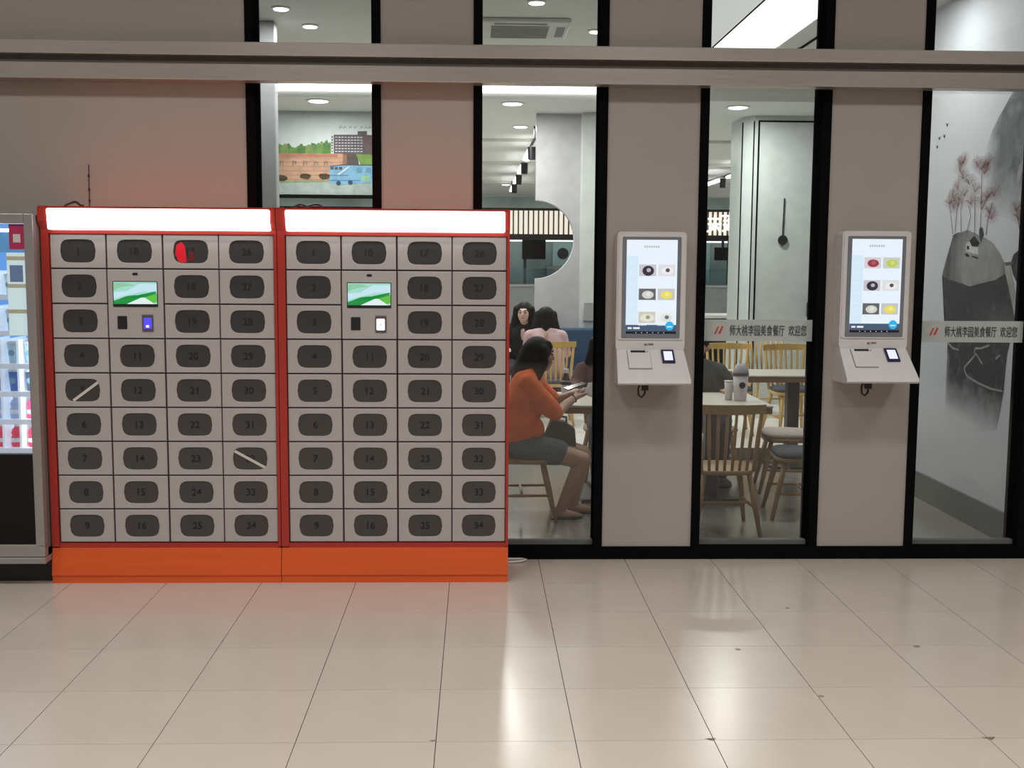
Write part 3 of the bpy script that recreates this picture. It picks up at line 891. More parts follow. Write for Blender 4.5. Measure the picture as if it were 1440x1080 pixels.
# ================================================================== WELCOME STRIPS ON THE GLASS
def welcome(x0, x1, z0, z1, label):
    B = thing('welcome_strip', label, 'window sticker', ((x0 + x1) / 2, 0.052, z0), 'welcome strips on the windows')
    obj('frosted_film', MB().box(x0, x1, 0.0535, 0.0575, z0, z1), film_mat('frosted_film', (0.52, 0.57, 0.55), 0.84), B)
    cz = (z0 + z1) / 2
    lx = x0 + 0.094
    rg = MB().lathe([(0.043, 0), (0.043, 0.001)], lx, 0.0518, cz, 28, axis='y')
    obj('emblem_disc', rg, mat('emblem_disc', (0.50, 0.50, 0.47), 0.6), B)
    obj('emblem_mark', MB().prism([(lx - 0.026, cz - 0.022), (lx - 0.016, cz - 0.022), (lx + 0.004, cz + 0.024), (lx - 0.008, cz + 0.018), (lx - 0.014, cz + 0.004)], 'y', 0.0505, 0.0512)
        .prism([(lx - 0.002, cz - 0.016), (lx + 0.010, cz - 0.022), (lx + 0.028, cz + 0.022), (lx + 0.018, cz + 0.024)], 'y', 0.0505, 0.0512), mat('emblem_red', (0.50, 0.06, 0.07), 0.6), B, label='red emblem of two slanted strokes')
    me = text_mesh('师大桃李园美食餐厅  欢迎您', 0.05, 0.0)
    xs = [v.co.x for v in me.vertices]
    zs = [v.co.z for v in me.vertices]
    w, h = max(xs) - min(xs), max(zs) - min(zs)
    bold = MB()
    for sh in (-0.0007, 0.0, 0.0007):
        bold.add([(v.co.x + sh, v.co.y + 0.0001 * (sh > 0) - 0.0001 * (sh < 0), v.co.z) for v in me.vertices], [tuple(p.vertices) for p in me.polygons])
    tx0, tx1 = x0 + 0.160, x1 - 0.034
    obj('lettering', bold, mat('lettering_dark', (0.035, 0.05, 0.055), 0.6), B, loc=((tx0 + tx1) / 2, 0.0505, cz), scale=((tx1 - tx0) / w, 1, 0.062 / h))


welcome(1.2905, 1.9265, 1.264, 1.387, 'frosted strip reading 师大桃李园美食餐厅 欢迎您 in front of the chairs')
welcome(2.5395, 3.1565, 1.262, 1.385, 'frosted strip reading 师大桃李园美食餐厅 欢迎您 over the ink landscape')

# ================================================================== INK LANDSCAPE ON THE SIDE WALL
M_INK = ink_mat('ink_paint')


def inkpoly(name, pts, lay, colf, parent, sub=5, axis='x', base=None, mt=None):
    """flat painted shape; colf(u, v) -> rgba of the brush-work at that point of the wall"""
    bm = bmesh.new()
    off = (XS - 0.0012 - 0.0006 * lay) if axis == 'x' else (Y_COL - 0.0012 - 0.0006 * lay)
    vs = [bm.verts.new((off, p[0], p[1]) if axis == 'x' else (p[0], off, p[1])) for p in pts]
    bm.faces.new(vs)
    bmesh.ops.triangulate(bm, faces=bm.faces[:])
    for _ in range(sub):
        long_e = [e for e in bm.edges if e.calc_length() > 0.05]
        if not long_e:
            break
        bmesh.ops.subdivide_edges(bm, edges=long_e, cuts=1)
        bmesh.ops.triangulate(bm, faces=bm.faces[:])
    me = bpy.data.meshes.new(name)
    bm.to_mesh(me)
    bm.free()
    at = me.color_attributes.new('paint', 'FLOAT_COLOR', 'POINT')
    for i, v in enumerate(me.vertices):
        u, w = (v.co.y, v.co.z) if axis == 'x' else (v.co.x, v.co.z)
        at.data[i].color = colf(u, w)
    return obj(name, me, mt or M_INK, parent)


def clamp(x, a=0.0, b=1.0):
    return max(a, min(b, x))


mu = thing('ink_landscape', 'ink-wash landscape with grey rocks and pink trees on the right side wall', 'mural', (XS, 1.2, 0.6))
mount = [(0.17, 2.79), (0.416, 2.79), (0.508, 2.785), (0.60, 2.73), (0.646, 2.69), (0.735, 2.628), (0.816, 2.554), (0.87, 2.48), (0.90, 2.413), (0.89, 2.30), (0.86, 2.221), (0.82, 2.10), (0.70, 2.02), (0.561, 1.99), (0.329, 1.95), (0.17, 1.95)]
def mcol(u, v):
    e = clamp((0.90 - u) / 0.22) * clamp((v - 1.97) / 0.35) * clamp((2.80 - v) / 0.12 + 0.5)
    fold = 0.5 + 0.5 * math.sin(u * 22 + v * 3)
    return (0.12 + 0.05 * fold, 0.135 + 0.06 * fold, 0.15 + 0.05 * fold, 0.62 * e)
inkpoly('misty_mountain', mount, 0, mcol, mu)
inkpoly('rear_mountain', [(1.95, 2.95), (0.17, 2.95), (0.17, 2.80), (0.6, 2.75), (0.9, 2.82)], 0, lambda u, v: (0.3, 0.32, 0.34, 0.10), mu)
inkpoly('waterfall', [(0.30, 2.34), (0.36, 2.36), (0.43, 2.30), (0.47, 2.10), (0.43, 2.12), (0.39, 2.26), (0.33, 2.28), (0.29, 2.10), (0.25, 2.10)], 1, lambda u, v: (0.6, 0.63, 0.66, 0.55 * clamp((v - 2.05) / 0.2)), mu)
low = [(1.489, 1.634), (1.327, 1.602), (1.165, 1.585), (1.024, 1.565), (0.864, 1.59), (0.669, 1.613), (0.533, 1.654), (0.467, 1.595), (0.379, 1.382), (0.42, 1.25), (0.453, 1.167), (0.474, 0.931), (0.50, 0.80), (0.54, 0.68), (0.9, 0.60), (1.25, 0.57), (1.33, 0.65), (1.33, 0.884), (1.335, 1.1), (1.34, 1.166), (1.41, 1.30), (1.402, 1.349), (1.45, 1.5)]
def lcol(u, v):
    a = clamp((v - 0.62 - 0.10 * clamp(u - 0.5)) / 0.34)
    side = clamp((1.36 - u) / 0.10 + 0.2) if v < 1.1 else 1
    lightn = 0.03 + 0.07 * clamp(1 - abs(v - 1.36) / 0.14) * clamp((1.0 - u) / 0.4)
    return (0.022 + lightn, 0.030 + lightn, 0.034 + lightn, 0.95 * a * side)
inkpoly('dark_rock', low, 1, lcol, mu)  # dark lower part of the rock, fading out downwards
top = [(1.33, 1.912), (1.267, 1.924), (1.204, 1.926), (1.142, 1.934), (1.089, 1.939), (1.042, 1.922), (1.004, 1.917), (0.84, 1.882), (0.781, 1.865), (0.724, 1.845), (0.621, 1.782), (0.554, 1.721), (0.533, 1.654), (0.669, 1.613), (0.864, 1.59), (1.023, 1.565), (1.164, 1.585), (1.326, 1.602), (1.48, 1.634), (1.468, 1.672), (1.405, 1.782)]
def tcol(u, v):
    dk = clamp((u - 1.12) / 0.25) * 0.8 + clamp((v - 1.84) / 0.08) * 0.35 + clamp((0.62 - u) / 0.08) * 0.6
    streak = 0.10 * math.sin(u * 60)
    dk = clamp(dk + streak * clamp((u - 1.1) / 0.2))
    c = 0.34 * (1 - dk) + 0.06 * dk
    return (c * 0.96, c, c * 1.0, 0.92)
inkpoly('rock_face', top, 2, tcol, mu)
r2 = [(0.17, 1.83), (0.308, 1.809), (0.378, 1.797), (0.439, 1.772), (0.469, 1.716), (0.435, 1.655), (0.364, 1.592), (0.304, 1.385), (0.36, 1.28), (0.378, 1.16), (0.35, 0.991), (0.31, 0.75), (0.17, 0.62)]
inkpoly('second_rock', r2, 1, lambda u, v: (0.035 + 0.10 * clamp((v - 1.65) / 0.1) * clamp((0.36 - u) / 0.1), 0.045 + 0.1 * clamp((v - 1.65) / 0.1) * clamp((0.36 - u) / 0.1), 0.045, 0.92 * clamp((v - 0.65) / 0.6)), mu)
dark = lambda u, v: (0.02, 0.022, 0.026, 0.95)
pale = lambda u, v: (0.62, 0.64, 0.65, 0.95)
inkpoly('house_wall', [(1.117, 1.848), (1.061, 1.867), (1.024, 1.827), (1.016, 1.785), (1.111, 1.794)], 3, pale, mu)
inkpoly('house_wall', [(1.024, 1.829), (0.935, 1.826), (0.922, 1.775), (1.016, 1.785)], 3, pale, mu)
inkpoly('house_roof', [(1.066, 1.867), (0.995, 1.898), (0.908, 1.848), (0.935, 1.826), (1.024, 1.829)], 4, dark, mu)
inkpoly('house_door', [(1.10, 1.835), (1.066, 1.832), (1.06, 1.808), (1.098, 1.811)], 4, dark, mu)
inkpoly('pine_tuft', [(0.93, 1.92), (0.925, 1.945), (0.884, 1.952), (0.857, 1.904), (0.894, 1.848), (0.91, 1.874)], 3, lambda u, v: (0.05, 0.045, 0.07, 0.85), mu)
inkpoly('brush_stroke', [(1.132, 1.78), (1.094, 1.783), (1.047, 1.766), (1.092, 1.76)], 4, dark, mu)
inkpoly('brush_stroke', [(1.017, 1.769), (0.919, 1.756), (0.926, 1.746), (1.016, 1.76)], 4, dark, mu)
inkpoly('path', [(0.552, 1.703), (0.48, 1.706), (0.303, 1.379), (0.366, 1.376)], 3, lambda u, v: (0.46, 0.46, 0.43, 0.95), mu)
inkpoly('bridge', [(0.548, 1.724), (0.432, 1.73), (0.442, 1.709), (0.539, 1.703)], 3, lambda u, v: (0.14, 0.15, 0.16, 0.8), mu)


def stroke(pts, w0, w1):
    n = len(pts)
    L, R = [], []
    for i, (u, v) in enumerate(pts):
        a = pts[max(0, i - 1)]
        b = pts[min(n - 1, i + 1)]
        du, dv = b[0] - a[0], b[1] - a[1]
        ln = math.hypot(du, dv) or 1
        w = w0 + (w1 - w0) * i / max(1, n - 1)
        L.append((u - dv / ln * w, v + du / ln * w))
        R.append((u + dv / ln * w, v - du / ln * w))
    return L + R[::-1]


for pts in ([(1.053, 1.023), (0.959, 1.081), (0.884, 1.13), (0.782, 1.073)], [(1.053, 1.023), (1.02, 0.985), (0.983, 0.968), (0.819, 0.942), (0.646, 0.927), (0.483, 0.93)], [(0.911, 1.132), (0.897, 1.164), (0.811, 1.172), (0.695, 1.200)], [(0.60, 1.12), (0.54, 1.15)], [(1.345, 1.175), (1.25, 1.14), (1.15, 1.135)]):
    inkpoly('white_line', stroke(pts, 0.008, 0.006), 3, lambda u, v: (0.42, 0.43, 0.42, 0.85), mu)
trunks = [[(1.337, 1.918), (1.388, 2.056), (1.424, 2.144)], [(1.303, 1.925), (1.287, 2.081), (1.261, 2.15)], [(1.202, 1.929), (1.227, 2.071), (1.202, 2.147)], [(0.996, 1.91), (1.018, 2.164)], [(0.914, 1.942), (0.916, 2.091), (0.93, 2.28), (0.911, 2.319)], [(0.825, 1.899), (0.813, 1.992), (0.752, 2.109)], [(0.912, 2.064), (0.83, 2.14), (0.759, 2.169)], [(0.321, 1.812), (0.382, 1.939), (0.436, 2.055)], [(1.118, 1.92), (1.066, 2.029), (1.106, 2.1)], [(0.335, 1.875), (0.323, 2.0)]]
for tpts in trunks:
    inkpoly('tree_trunk', stroke(tpts, 0.006, 0.003), 3, lambda u, v: (0.20, 0.12, 0.11, 0.75), mu)
rr = random.Random(3)
for (u, v) in [(1.415, 2.144), (1.368, 2.184), (1.263, 2.164), (1.264, 2.396), (1.268, 2.354), (1.224, 2.407), (0.944, 2.342), (0.895, 2.311), (0.994, 2.366), (0.855, 2.361), (1.108, 2.259), (1.182, 2.188), (1.077, 2.126), (1.022, 2.205), (0.847, 2.154), (0.743, 2.161), (0.791, 2.058), (0.756, 2.017), (0.436, 2.055), (0.389, 2.002), (1.288, 2.236), (1.212, 2.301), (1.342, 2.112), (1.275, 2.122), (0.919, 2.118)]:
    cr = (0.42 + 0.10 * rr.random(), 0.26 + 0.07 * rr.random(), 0.25 + 0.07 * rr.random())
    fan = [(u + 0.115 * math.cos(a) * rr.uniform(.7, 1.1), v + 0.062 * math.sin(a) * rr.uniform(.6, 1.1)) for a in [2 * PI * k / 11 for k in range(11)]]
    inkpoly('blossom_wash', fan, 1, lambda p, q, u=u, v=v, cr=cr: cr + (0.34 * clamp(1.1 - math.hypot((p - u) / 0.115, (q - v) / 0.062)),), mu, sub=4)
    for _ in range(8):
        a = rr.uniform(0.0, 3.14)
        b = (u + rr.uniform(.06, .11) * math.cos(a), v + rr.uniform(.03, .07) * math.sin(a))
        inkpoly('twig', stroke([(u, v - 0.02), ((u + b[0]) / 2 + rr.uniform(-.008, .008), (v + b[1]) / 2), b], 0.0022, 0.001), 3, lambda p, q, cr=cr: (cr[0] * 0.7, cr[1] * 0.6, cr[2] * 0.6, 0.6), mu, sub=0)
for (u, v) in [(1.519, 2.677), (1.559, 2.603), (1.644, 2.598), (1.675, 2.542), (1.863, 2.849), (1.82, 2.48)]:
    inkpoly('bird', [(u - 0.02, v + 0.012), (u, v), (u + 0.022, v + 0.016), (u + 0.006, v - 0.012), (u - 0.006, v - 0.016)], 2, lambda p, q: (0.03, 0.03, 0.05, 0.9), mu, sub=0)

# ================================================================== PAINTED BUS MURAL
bm_ = thing('bus_mural', 'painted street scene with a blue bus and brick wall on the bulkhead', 'mural', (-1.6, Y_COL, 2.45))


def paint(name, pts, lay, col, a=0.95, sub=2):
    return inkpoly(name, pts, lay, lambda u, v: tuple(col) + (a,), bm_, sub, 'y')


for k in range(16):
    u = -2.32 + 0.046 * k
    h = 0.05 + 0.055 * abs(math.sin(k * 0.21 + 1.75)) + 0.012 * (k % 3)
    gcol = [(0.13, 0.24, 0.07), (0.20, 0.28, 0.10), (0.09, 0.20, 0.06)][k % 3]
    inkpoly('painted_hedge', [(u + 0.045 * math.cos(a) * rr.uniform(.85, 1.15), 2.90 + h * math.sin(a) * rr.uniform(.85, 1.15)) for a in [2 * PI * q / 14 for q in range(14)]], 0 if k % 2 else 1, lambda p, q, g_=gcol: g_ + (0.85,), bm_, 2, 'y')
inkpoly('painted_ground', [(-2.6, 2.60), (-0.4, 2.60), (-0.4, 2.445), (-2.6, 2.445)], 0, lambda u, v: (0.36, 0.42, 0.40, 0.8), bm_, 3, 'y')
brick = paint('painted_brick_wall', [(-2.6, 2.882), (-1.492, 2.889), (-1.493, 2.70), (-1.493, 2.58), (-2.6, 2.576)], 2, (0.44, 0.26, 0.18))
inkpoly('painted_red_band', [(-2.6, 2.88), (-1.55, 2.885), (-1.55, 2.85), (-2.6, 2.845)], 3, lambda u, v: (0.46, 0.20, 0.14, 0.7), bm_, 3, 'y')
for r in range(6):
    z = 2.60 + 0.047 * r
    paint('painted_course', [(-2.6, z), (-1.5, z + 0.002), (-1.5, z + 0.008), (-2.6, z + 0.006)], 3, (0.34, 0.22, 0.16), 0.5)
for u in (-2.17, -2.03, -1.91, -1.79, -1.68):
    paint('painted_wall_mark', [(u - 0.025, 2.75), (u - 0.012, 2.752), (u, 2.79), (u + 0.02, 2.75), (u + 0.025, 2.80), (u - 0.022, 2.81)], 3, (0.28, 0.22, 0.16), 0.55)
paint('painted_wall_end', [(-1.492, 2.889), (-1.448, 2.885), (-1.449, 2.764), (-1.493, 2.764)], 2, (0.26, 0.12, 0.07))
for u, v in ((-2.171, 2.616), (-1.909, 2.639), (-1.699, 2.641)):
    inkpoly('painted_bush', [(u + 0.065 * math.cos(a) * rr.uniform(.8, 1.1), v + 0.034 * math.sin(a) * rr.uniform(.8, 1.2)) for a in [2 * PI * k / 14 for k in range(14)]], 3, lambda p, q: (0.07, 0.05, 0.03, 0.9), bm_, 2, 'y')
paint('painted_lawn', [(-2.6, 2.585), (-1.648, 2.598), (-1.648, 2.577), (-2.6, 2.555)], 3, (0.26, 0.34, 0.16), 0.8)
paint('painted_building', [(-1.59, 3.095), (-1.259, 3.098), (-1.261, 2.88), (-1.592, 2.88)], 1, (0.10, 0.085, 0.10))
paint('painted_building_side', [(-1.259, 3.098), (-0.95, 3.085), (-0.95, 2.87), (-1.261, 2.88)], 1, (0.13, 0.085, 0.09))
paint('painted_stair_tower', [(-1.621, 3.081), (-1.592, 3.09), (-1.592, 2.885), (-1.623, 2.885)], 1, (0.52, 0.52, 0.50))
paint('painted_roof_house', [(-1.328, 3.136), (-1.224, 3.137), (-1.224, 3.098), (-1.329, 3.097)], 1, (0.10, 0.10, 0.10))
for r in range(6):
    z = 2.908 + 0.0308 * r
    for k in range(9):
        u = -1.575 + 0.0345 * k
        paint('painted_window', [(u, z), (u + 0.024, z), (u + 0.024, z + 0.011), (u, z + 0.011)], 2, (0.52, 0.50, 0.52), 0.9, 0)
    paint('painted_window', [(-1.616, z), (-1.600, z), (-1.600, z + 0.014), (-1.616, z + 0.014)], 2, (0.06, 0.06, 0.07), 0.9, 0)
paint('painted_shed', [(-1.448, 2.885), (-1.331, 2.886), (-1.314, 2.764), (-1.449, 2.764)], 2, (0.09, 0.07, 0.07))
inkpoly('painted_shrub', [(-1.348, 2.886), (-1.0, 2.879), (-1.0, 2.75), (-1.296, 2.764)], 3, lambda u, v: (0.17, 0.28, 0.07, 0.9), bm_, 4, 'y')
bus = paint('painted_bus', [(-1.637, 2.754), (-1.489, 2.773), (-0.85, 2.77), (-0.85, 2.59), (-1.15, 2.575), (-1.281, 2.566), (-1.421, 2.557), (-1.543, 2.553), (-1.639, 2.564)], 4, (0.18, 0.36, 0.52))
paint('painted_bus_roof', [(-1.637, 2.754), (-1.489, 2.773), (-0.85, 2.77), (-0.85, 2.76), (-1.489, 2.762), (-1.637, 2.745)], 5, (0.05, 0.08, 0.12))
for k in range(3):
    u = -1.63 + 0.047 * k
    paint('painted_bus_window', [(u, 2.745), (u + 0.036, 2.746), (u + 0.036, 2.715), (u, 2.713)], 5, (0.06, 0.09, 0.12))
paint('painted_bus_stripe', [(-1.56, 2.66), (-1.44, 2.745), (-1.42, 2.745), (-1.53, 2.66)], 5, (0.62, 0.70, 0.74))
paint('painted_bus_stripe', [(-1.637, 2.655), (-1.43, 2.655), (-1.43, 2.648), (-1.637, 2.648)], 5, (0.05, 0.12, 0.25))
paint('painted_bus_stripe', [(-1.637, 2.60), (-1.3, 2.60), (-1.3, 2.592), (-1.637, 2.592)], 5, (0.06, 0.15, 0.30))
for k in range(3):
    u = -1.34 + 0.1 * k
    paint('painted_bus_window', [(u, 2.74), (u + 0.06, 2.74), (u + 0.06, 2.68), (u, 2.68)], 5, (0.12, 0.26, 0.36))
paint('painted_bus_panel', [(-1.29, 2.65), (-1.2, 2.65), (-1.2, 2.59), (-1.29, 2.585)], 5, (0.28, 0.50, 0.30), 0.8)
for u, v in ((-1.412, 2.574), (-1.543, 2.566)):
    paint('painted_wheel', [(u + 0.026 * math.cos(a), v + 0.026 * math.sin(a)) for a in [2 * PI * k / 12 for k in range(12)]], 6, (0.03, 0.07, 0.12))
for k, u in enumerate((-1.515, -1.47, -1.41, -1.35, -1.285, -1.235, -1.195, -1.15)):
    paint('painted_script_stroke', stroke([(u - 0.012, 3.165), (u + 0.002, 3.19), (u + 0.012, 3.168), (u + 0.02, 3.188)], 0.004, 0.002), 1, (0.10, 0.11, 0.11), 0.75, 0)

# ================================================================== CHAIRS AND TABLES
def make_chair(name, label, wood, group, cushion=None):
    """spindle-back chair facing +y, seat centre over the origin"""
    C = thing(name, label, 'chair', (0, 0, 0), group)
    seat = [(0.205 * math.copysign(abs(math.cos(a)) ** 0.55, math.cos(a)), 0.205 * math.copysign(abs(math.sin(a)) ** 0.55, math.sin(a))) for a in [2 * PI * k / 24 for k in range(24)]]
    seat = [(x * (1.0 + 0.12 * (y / 0.205)), y) for x, y in seat]
    n = len(seat)
    mb = MB()
    rings = [[(x * 0.93, y * 0.93, 0.385) for x, y in seat], [(x, y, 0.398) for x, y in seat], [(x, y, 0.410) for x, y in seat], [(x * 0.97, y * 0.97, 0.416) for x, y in seat]]
    vs = [p for r in rings for p in r]
    fs = [(r * n + k, r * n + (k + 1) % n, (r + 1) * n + (k + 1) % n, (r + 1) * n + k) for r in range(3) for k in range(n)]
    fs += [tuple(range(n - 1, -1, -1)), tuple(range(3 * n, 4 * n))]
    obj('seat', mb.add(vs, fs), wood, C)
    if cushion:
        obj('cushion', MB().add([(x * 0.96, y * 0.96, z) for z in (0.417,) for x, y in seat] + [(x * 1.0, y * 1.0, 0.435) for x, y in seat] + [(x * 0.9, y * 0.9, 0.452) for x, y in seat],
            [(r * n + k, r * n + (k + 1) % n, (r + 1) * n + (k + 1) % n, (r + 1) * n + k) for r in range(2) for k in range(n)] + [tuple(range(n - 1, -1, -1)), tuple(range(2 * n, 3 * n))]), cushion, C, smooth=True)
    feet = {}
    for sx in (-1, 1):
        for sy in (-1, 1):
            p0, p1 = Vector((sx * 0.145, sy * 0.14, 0.388)), Vector((sx * 0.205, sy * 0.225, 0.0))
            feet[(sx, sy)] = (p0, p1)
            obj('leg', MB().tube([p0, p0.lerp(p1, 0.4), p1], [0.017, 0.0195, 0.0125], 10), wood, C, smooth=True)
    for sx in (-1, 1):
        a = feet[(sx, -1)][0].lerp(feet[(sx, -1)][1], 0.55)
        b = feet[(sx, 1)][0].lerp(feet[(sx, 1)][1], 0.55)
        obj('stretcher', MB().tube([a, (a + b) / 2, b], [0.008, 0.011, 0.008], 8), wood, C, smooth=True)
    a = (feet[(-1, -1)][0].lerp(feet[(-1, -1)][1], 0.55) + feet[(-1, 1)][0].lerp(feet[(-1, 1)][1], 0.55)) / 2
    obj('stretcher', MB().tube([a, Vector((-a.x, a.y, a.z))], 0.009, 8), wood, C, smooth=True)
    # back: flat tapering slats fanning up to a curved crest rail
    def crest_y(x):
        return -0.265 + 0.06 * (x / 0.21) ** 2
    for k in range(8):
        t = (k - 3.5) / 3.5
        b = Vector((t * 0.165, -0.165 - 0.02 * (1 - t * t), 0.410))
        e = Vector((t * 0.196, crest_y(t * 0.196), 0.80))
        nm = 'post' if k in (0, 7) else 'spindle'
        w = 0.0155 if nm == 'post' else 0.0115
        obj(nm, MB().tube([b, b.lerp(e, 0.5), e], [w * 0.85, w, w * 0.8], 8), wood, C, smooth=True)
    nseg = 12
    vs, fs = [], []
    for k in range(nseg + 1):
        x = -0.222 + 0.444 * k / nseg
        y = crest_y(x)
        h = 0.031 - 0.004 * abs(x) / 0.22
        for dy, dz in ((-0.013, -h), (0.011, -h), (0.006, h), (-0.016, h)):
            vs.append((x, y + dy, 0.81 + dz))
    for k in range(nseg):
        for q in range(4):
            fs.append((k * 4 + q, k * 4 + (q + 1) % 4, (k + 1) * 4 + (q + 1) % 4, (k + 1) * 4 + q))
    fs += [(3, 2, 1, 0), tuple(nseg * 4 + q for q in range(4))]
    obj('crest_rail', MB().add(vs, fs), wood, C)
    return C


def place(C, loc, rz):
    C.location = loc
    C.rotation_euler = (0, 0, rz)
    return C


G = 'spindle-back wooden chairs'
M_CREAM = mat('cushion_cream', (0.45, 0.40, 0.36), 0.9, var=0.1, scale=40)
M_NAVY = mat('cushion_navy', (0.06, 0.07, 0.09), 0.9, var=0.15, scale=40)
ch = place(make_chair('dining_chair', 'brown wooden spindle-back chair right behind the glass, its back to the hall', M_WOOD, G), (1.575, 0.735, 0), 0.0)
copy_thing(ch, (0.30, 1.12, 0), -PI / 2, 'brown wooden chair the girl in orange sits on', G)
cc = place(make_chair('dining_chair', 'brown chair with a pale cushion in front of the small far table', M_WOOD, G, M_CREAM), (2.36, 2.02, 0), PI / 2 - 0.15)
cn = place(make_chair('dining_chair', 'brown chair with a dark cushion close to the glass at right', M_WOOD, G, M_NAVY), (2.22, 1.16, 0), PI / 2 - 0.1)
yc = place(make_chair('dining_chair', 'yellow wooden chair behind the small far table, under the welcome lettering', M_YWOOD, G, M_NAVY), (2.98, 4.16, 0.1), PI + 0.12)
copy_thing(yc, (2.40, 4.25, 0.1), PI - 0.1, 'yellow wooden chair partly hidden behind the person in grey', G)
copy_thing(yc, (3.10, 5.5, 0.1), PI, 'yellow wooden chair furthest back, beside the panelled column', G)
copy_thing(yc, (0.75, 4.85, 0.1), 0.0, 'yellow wooden chair under the person in pink', G)
copy_thing(ch, (0.50, 6.02, 0.1), PI + 0.2, 'wooden chair under the person in black', G)


def table(name, label, x0, x1, y0, y1, zt, z0, group):
    T = thing(name, label, 'table', ((x0 + x1) / 2, (y0 + y1) / 2, z0), group)
    obj('table_top', MB().rbox(x0, x1, y0, y1, zt - 0.014, zt, 0.004), M_TTOP, T)
    obj('edge_band', MB().rbox(x0 + 0.006, x1 - 0.006, y0 + 0.006, y1 - 0.006, zt - 0.058, zt - 0.0145, 0.003), M_TEDGE, T)
    mx, my = (x0 + x1) / 2, (y0 + y1) / 2
    for px in ((mx - 0.38, mx + 0.38) if x1 - x0 > 1.0 else (mx + 0.12,)):
        obj('pedestal', MB().rbox(px - 0.05, px + 0.05, my - 0.05, my + 0.05, z0 + 0.03, zt - 0.058, 0.006), M_DARK, T)
        obj('foot_plate', MB().rbox(px - 0.2, px + 0.2, my - 0.2, my + 0.2, z0 + 0.0005, z0 + 0.03, 0.006), M_DARK, T)
    return T


table('dining_table', 'pale long dining table where the girl in orange sits', 0.60, 2.05, 1.30, 2.12, 0.73, 0.0, 'restaurant tables')
table('dining_table', 'small pale table behind the cushioned chairs', 2.12, 2.95, 2.72, 3.28, 0.80, 0.0, 'restaurant tables')

# ------------------------------------------------------------------ things on the long table
def cup_tall(x, y, z, label, k=1.22):
    c = thing('iced_drink_cup', label, 'cup', (x, y, z))
    obj('cup', MB().lathe([(k * p, k * q) for p, q in [(0.034, 0.0), (0.036, 0.004), (0.045, 0.15)]], x, y, z + 0.0008, 20), mat('cup_milky', (0.62, 0.58, 0.60), 0.3), c, smooth=True)
    obj('fruit_layer', MB().lathe([(k * p, k * q) for p, q in [(0.0355, 0.0), (0.0385, 0.04)]], x, y, z + k * 0.006, 20), mat('fruit_pink', (0.36, 0.10, 0.16), 0.4), c, smooth=True)
    obj('logo_disc', MB().lathe([(k * p, k * q) for p, q in [(0.019, -0.0462), (0.019, -0.0432)]], x, y, z + k * 0.095, 16, axis='y'), M_DARK, c)
    obj('rim', MB().lathe([(k * p, k * q) for p, q in [(0.048, 0.0), (0.048, 0.012)]], x, y, z + k * 0.151, 20), mat('rim_grey', (0.14, 0.12, 0.15), 0.3), c)
    obj('dome_lid', MB().lathe([(k * p, k * q) for p, q in [(0.046, 0.0), (0.044, 0.02), (0.034, 0.042), (0.02, 0.054)]], x, y, z + k * 0.1635, 20), mat('dome_clear', (0.46, 0.46, 0.52), 0.15), c, smooth=True)
    obj('straw', MB().tube([(x - 0.004, y, z + k * 0.21), (x - 0.012, y, z + k * 0.245)], 0.004, 8), M_WHITE, c)


cup_tall(1.885, 1.60, 0.73, 'tall iced drink cup with dome lid and round logo, on the long table')
c = thing('paper_cup', 'plain white paper cup beside the tall iced drink', 'cup', (1.815, 1.63, 0.73))
obj('cup', MB().lathe([(0.026, 0), (0.033, 0.13)], 1.815, 1.66, 0.7308, 18), M_WHITE, c, smooth=True)
obj('rim', MB().lathe([(0.035, 0), (0.035, 0.006)], 1.815, 1.66, 0.8615, 18), M_WHITE, c, smooth=True)
c = thing('coffee_cup', 'white takeaway cup with black lid near the girl', 'cup', (0.665, 1.86, 0.73))
obj('cup', MB().lathe([(0.030, 0), (0.040, 0.085)], 0.655, 1.86, 0.7308, 18), M_WHITE, c, smooth=True)
obj('lid', MB().lathe([(0.043, 0), (0.043, 0.01), (0.038, 0.022)], 0.655, 1.86, 0.8168, 18), M_DARK, c)
c = thing('sauce_bottle', 'brown bottle with white cap behind the takeaway cup', 'bottle', (0.665, 2.0, 0.73))
obj('bottle', MB().lathe([(0.03, 0), (0.032, 0.01), (0.032, 0.10), (0.016, 0.14), (0.016, 0.155)], 0.665, 2.0, 0.7308, 16), mat('bottle_brown', (0.06, 0.03, 0.025), 0.2), c, smooth=True)
obj('cap', MB().lathe([(0.02, 0), (0.02, 0.03)], 0.665, 2.0, 0.8862, 14), M_WHITE, c)

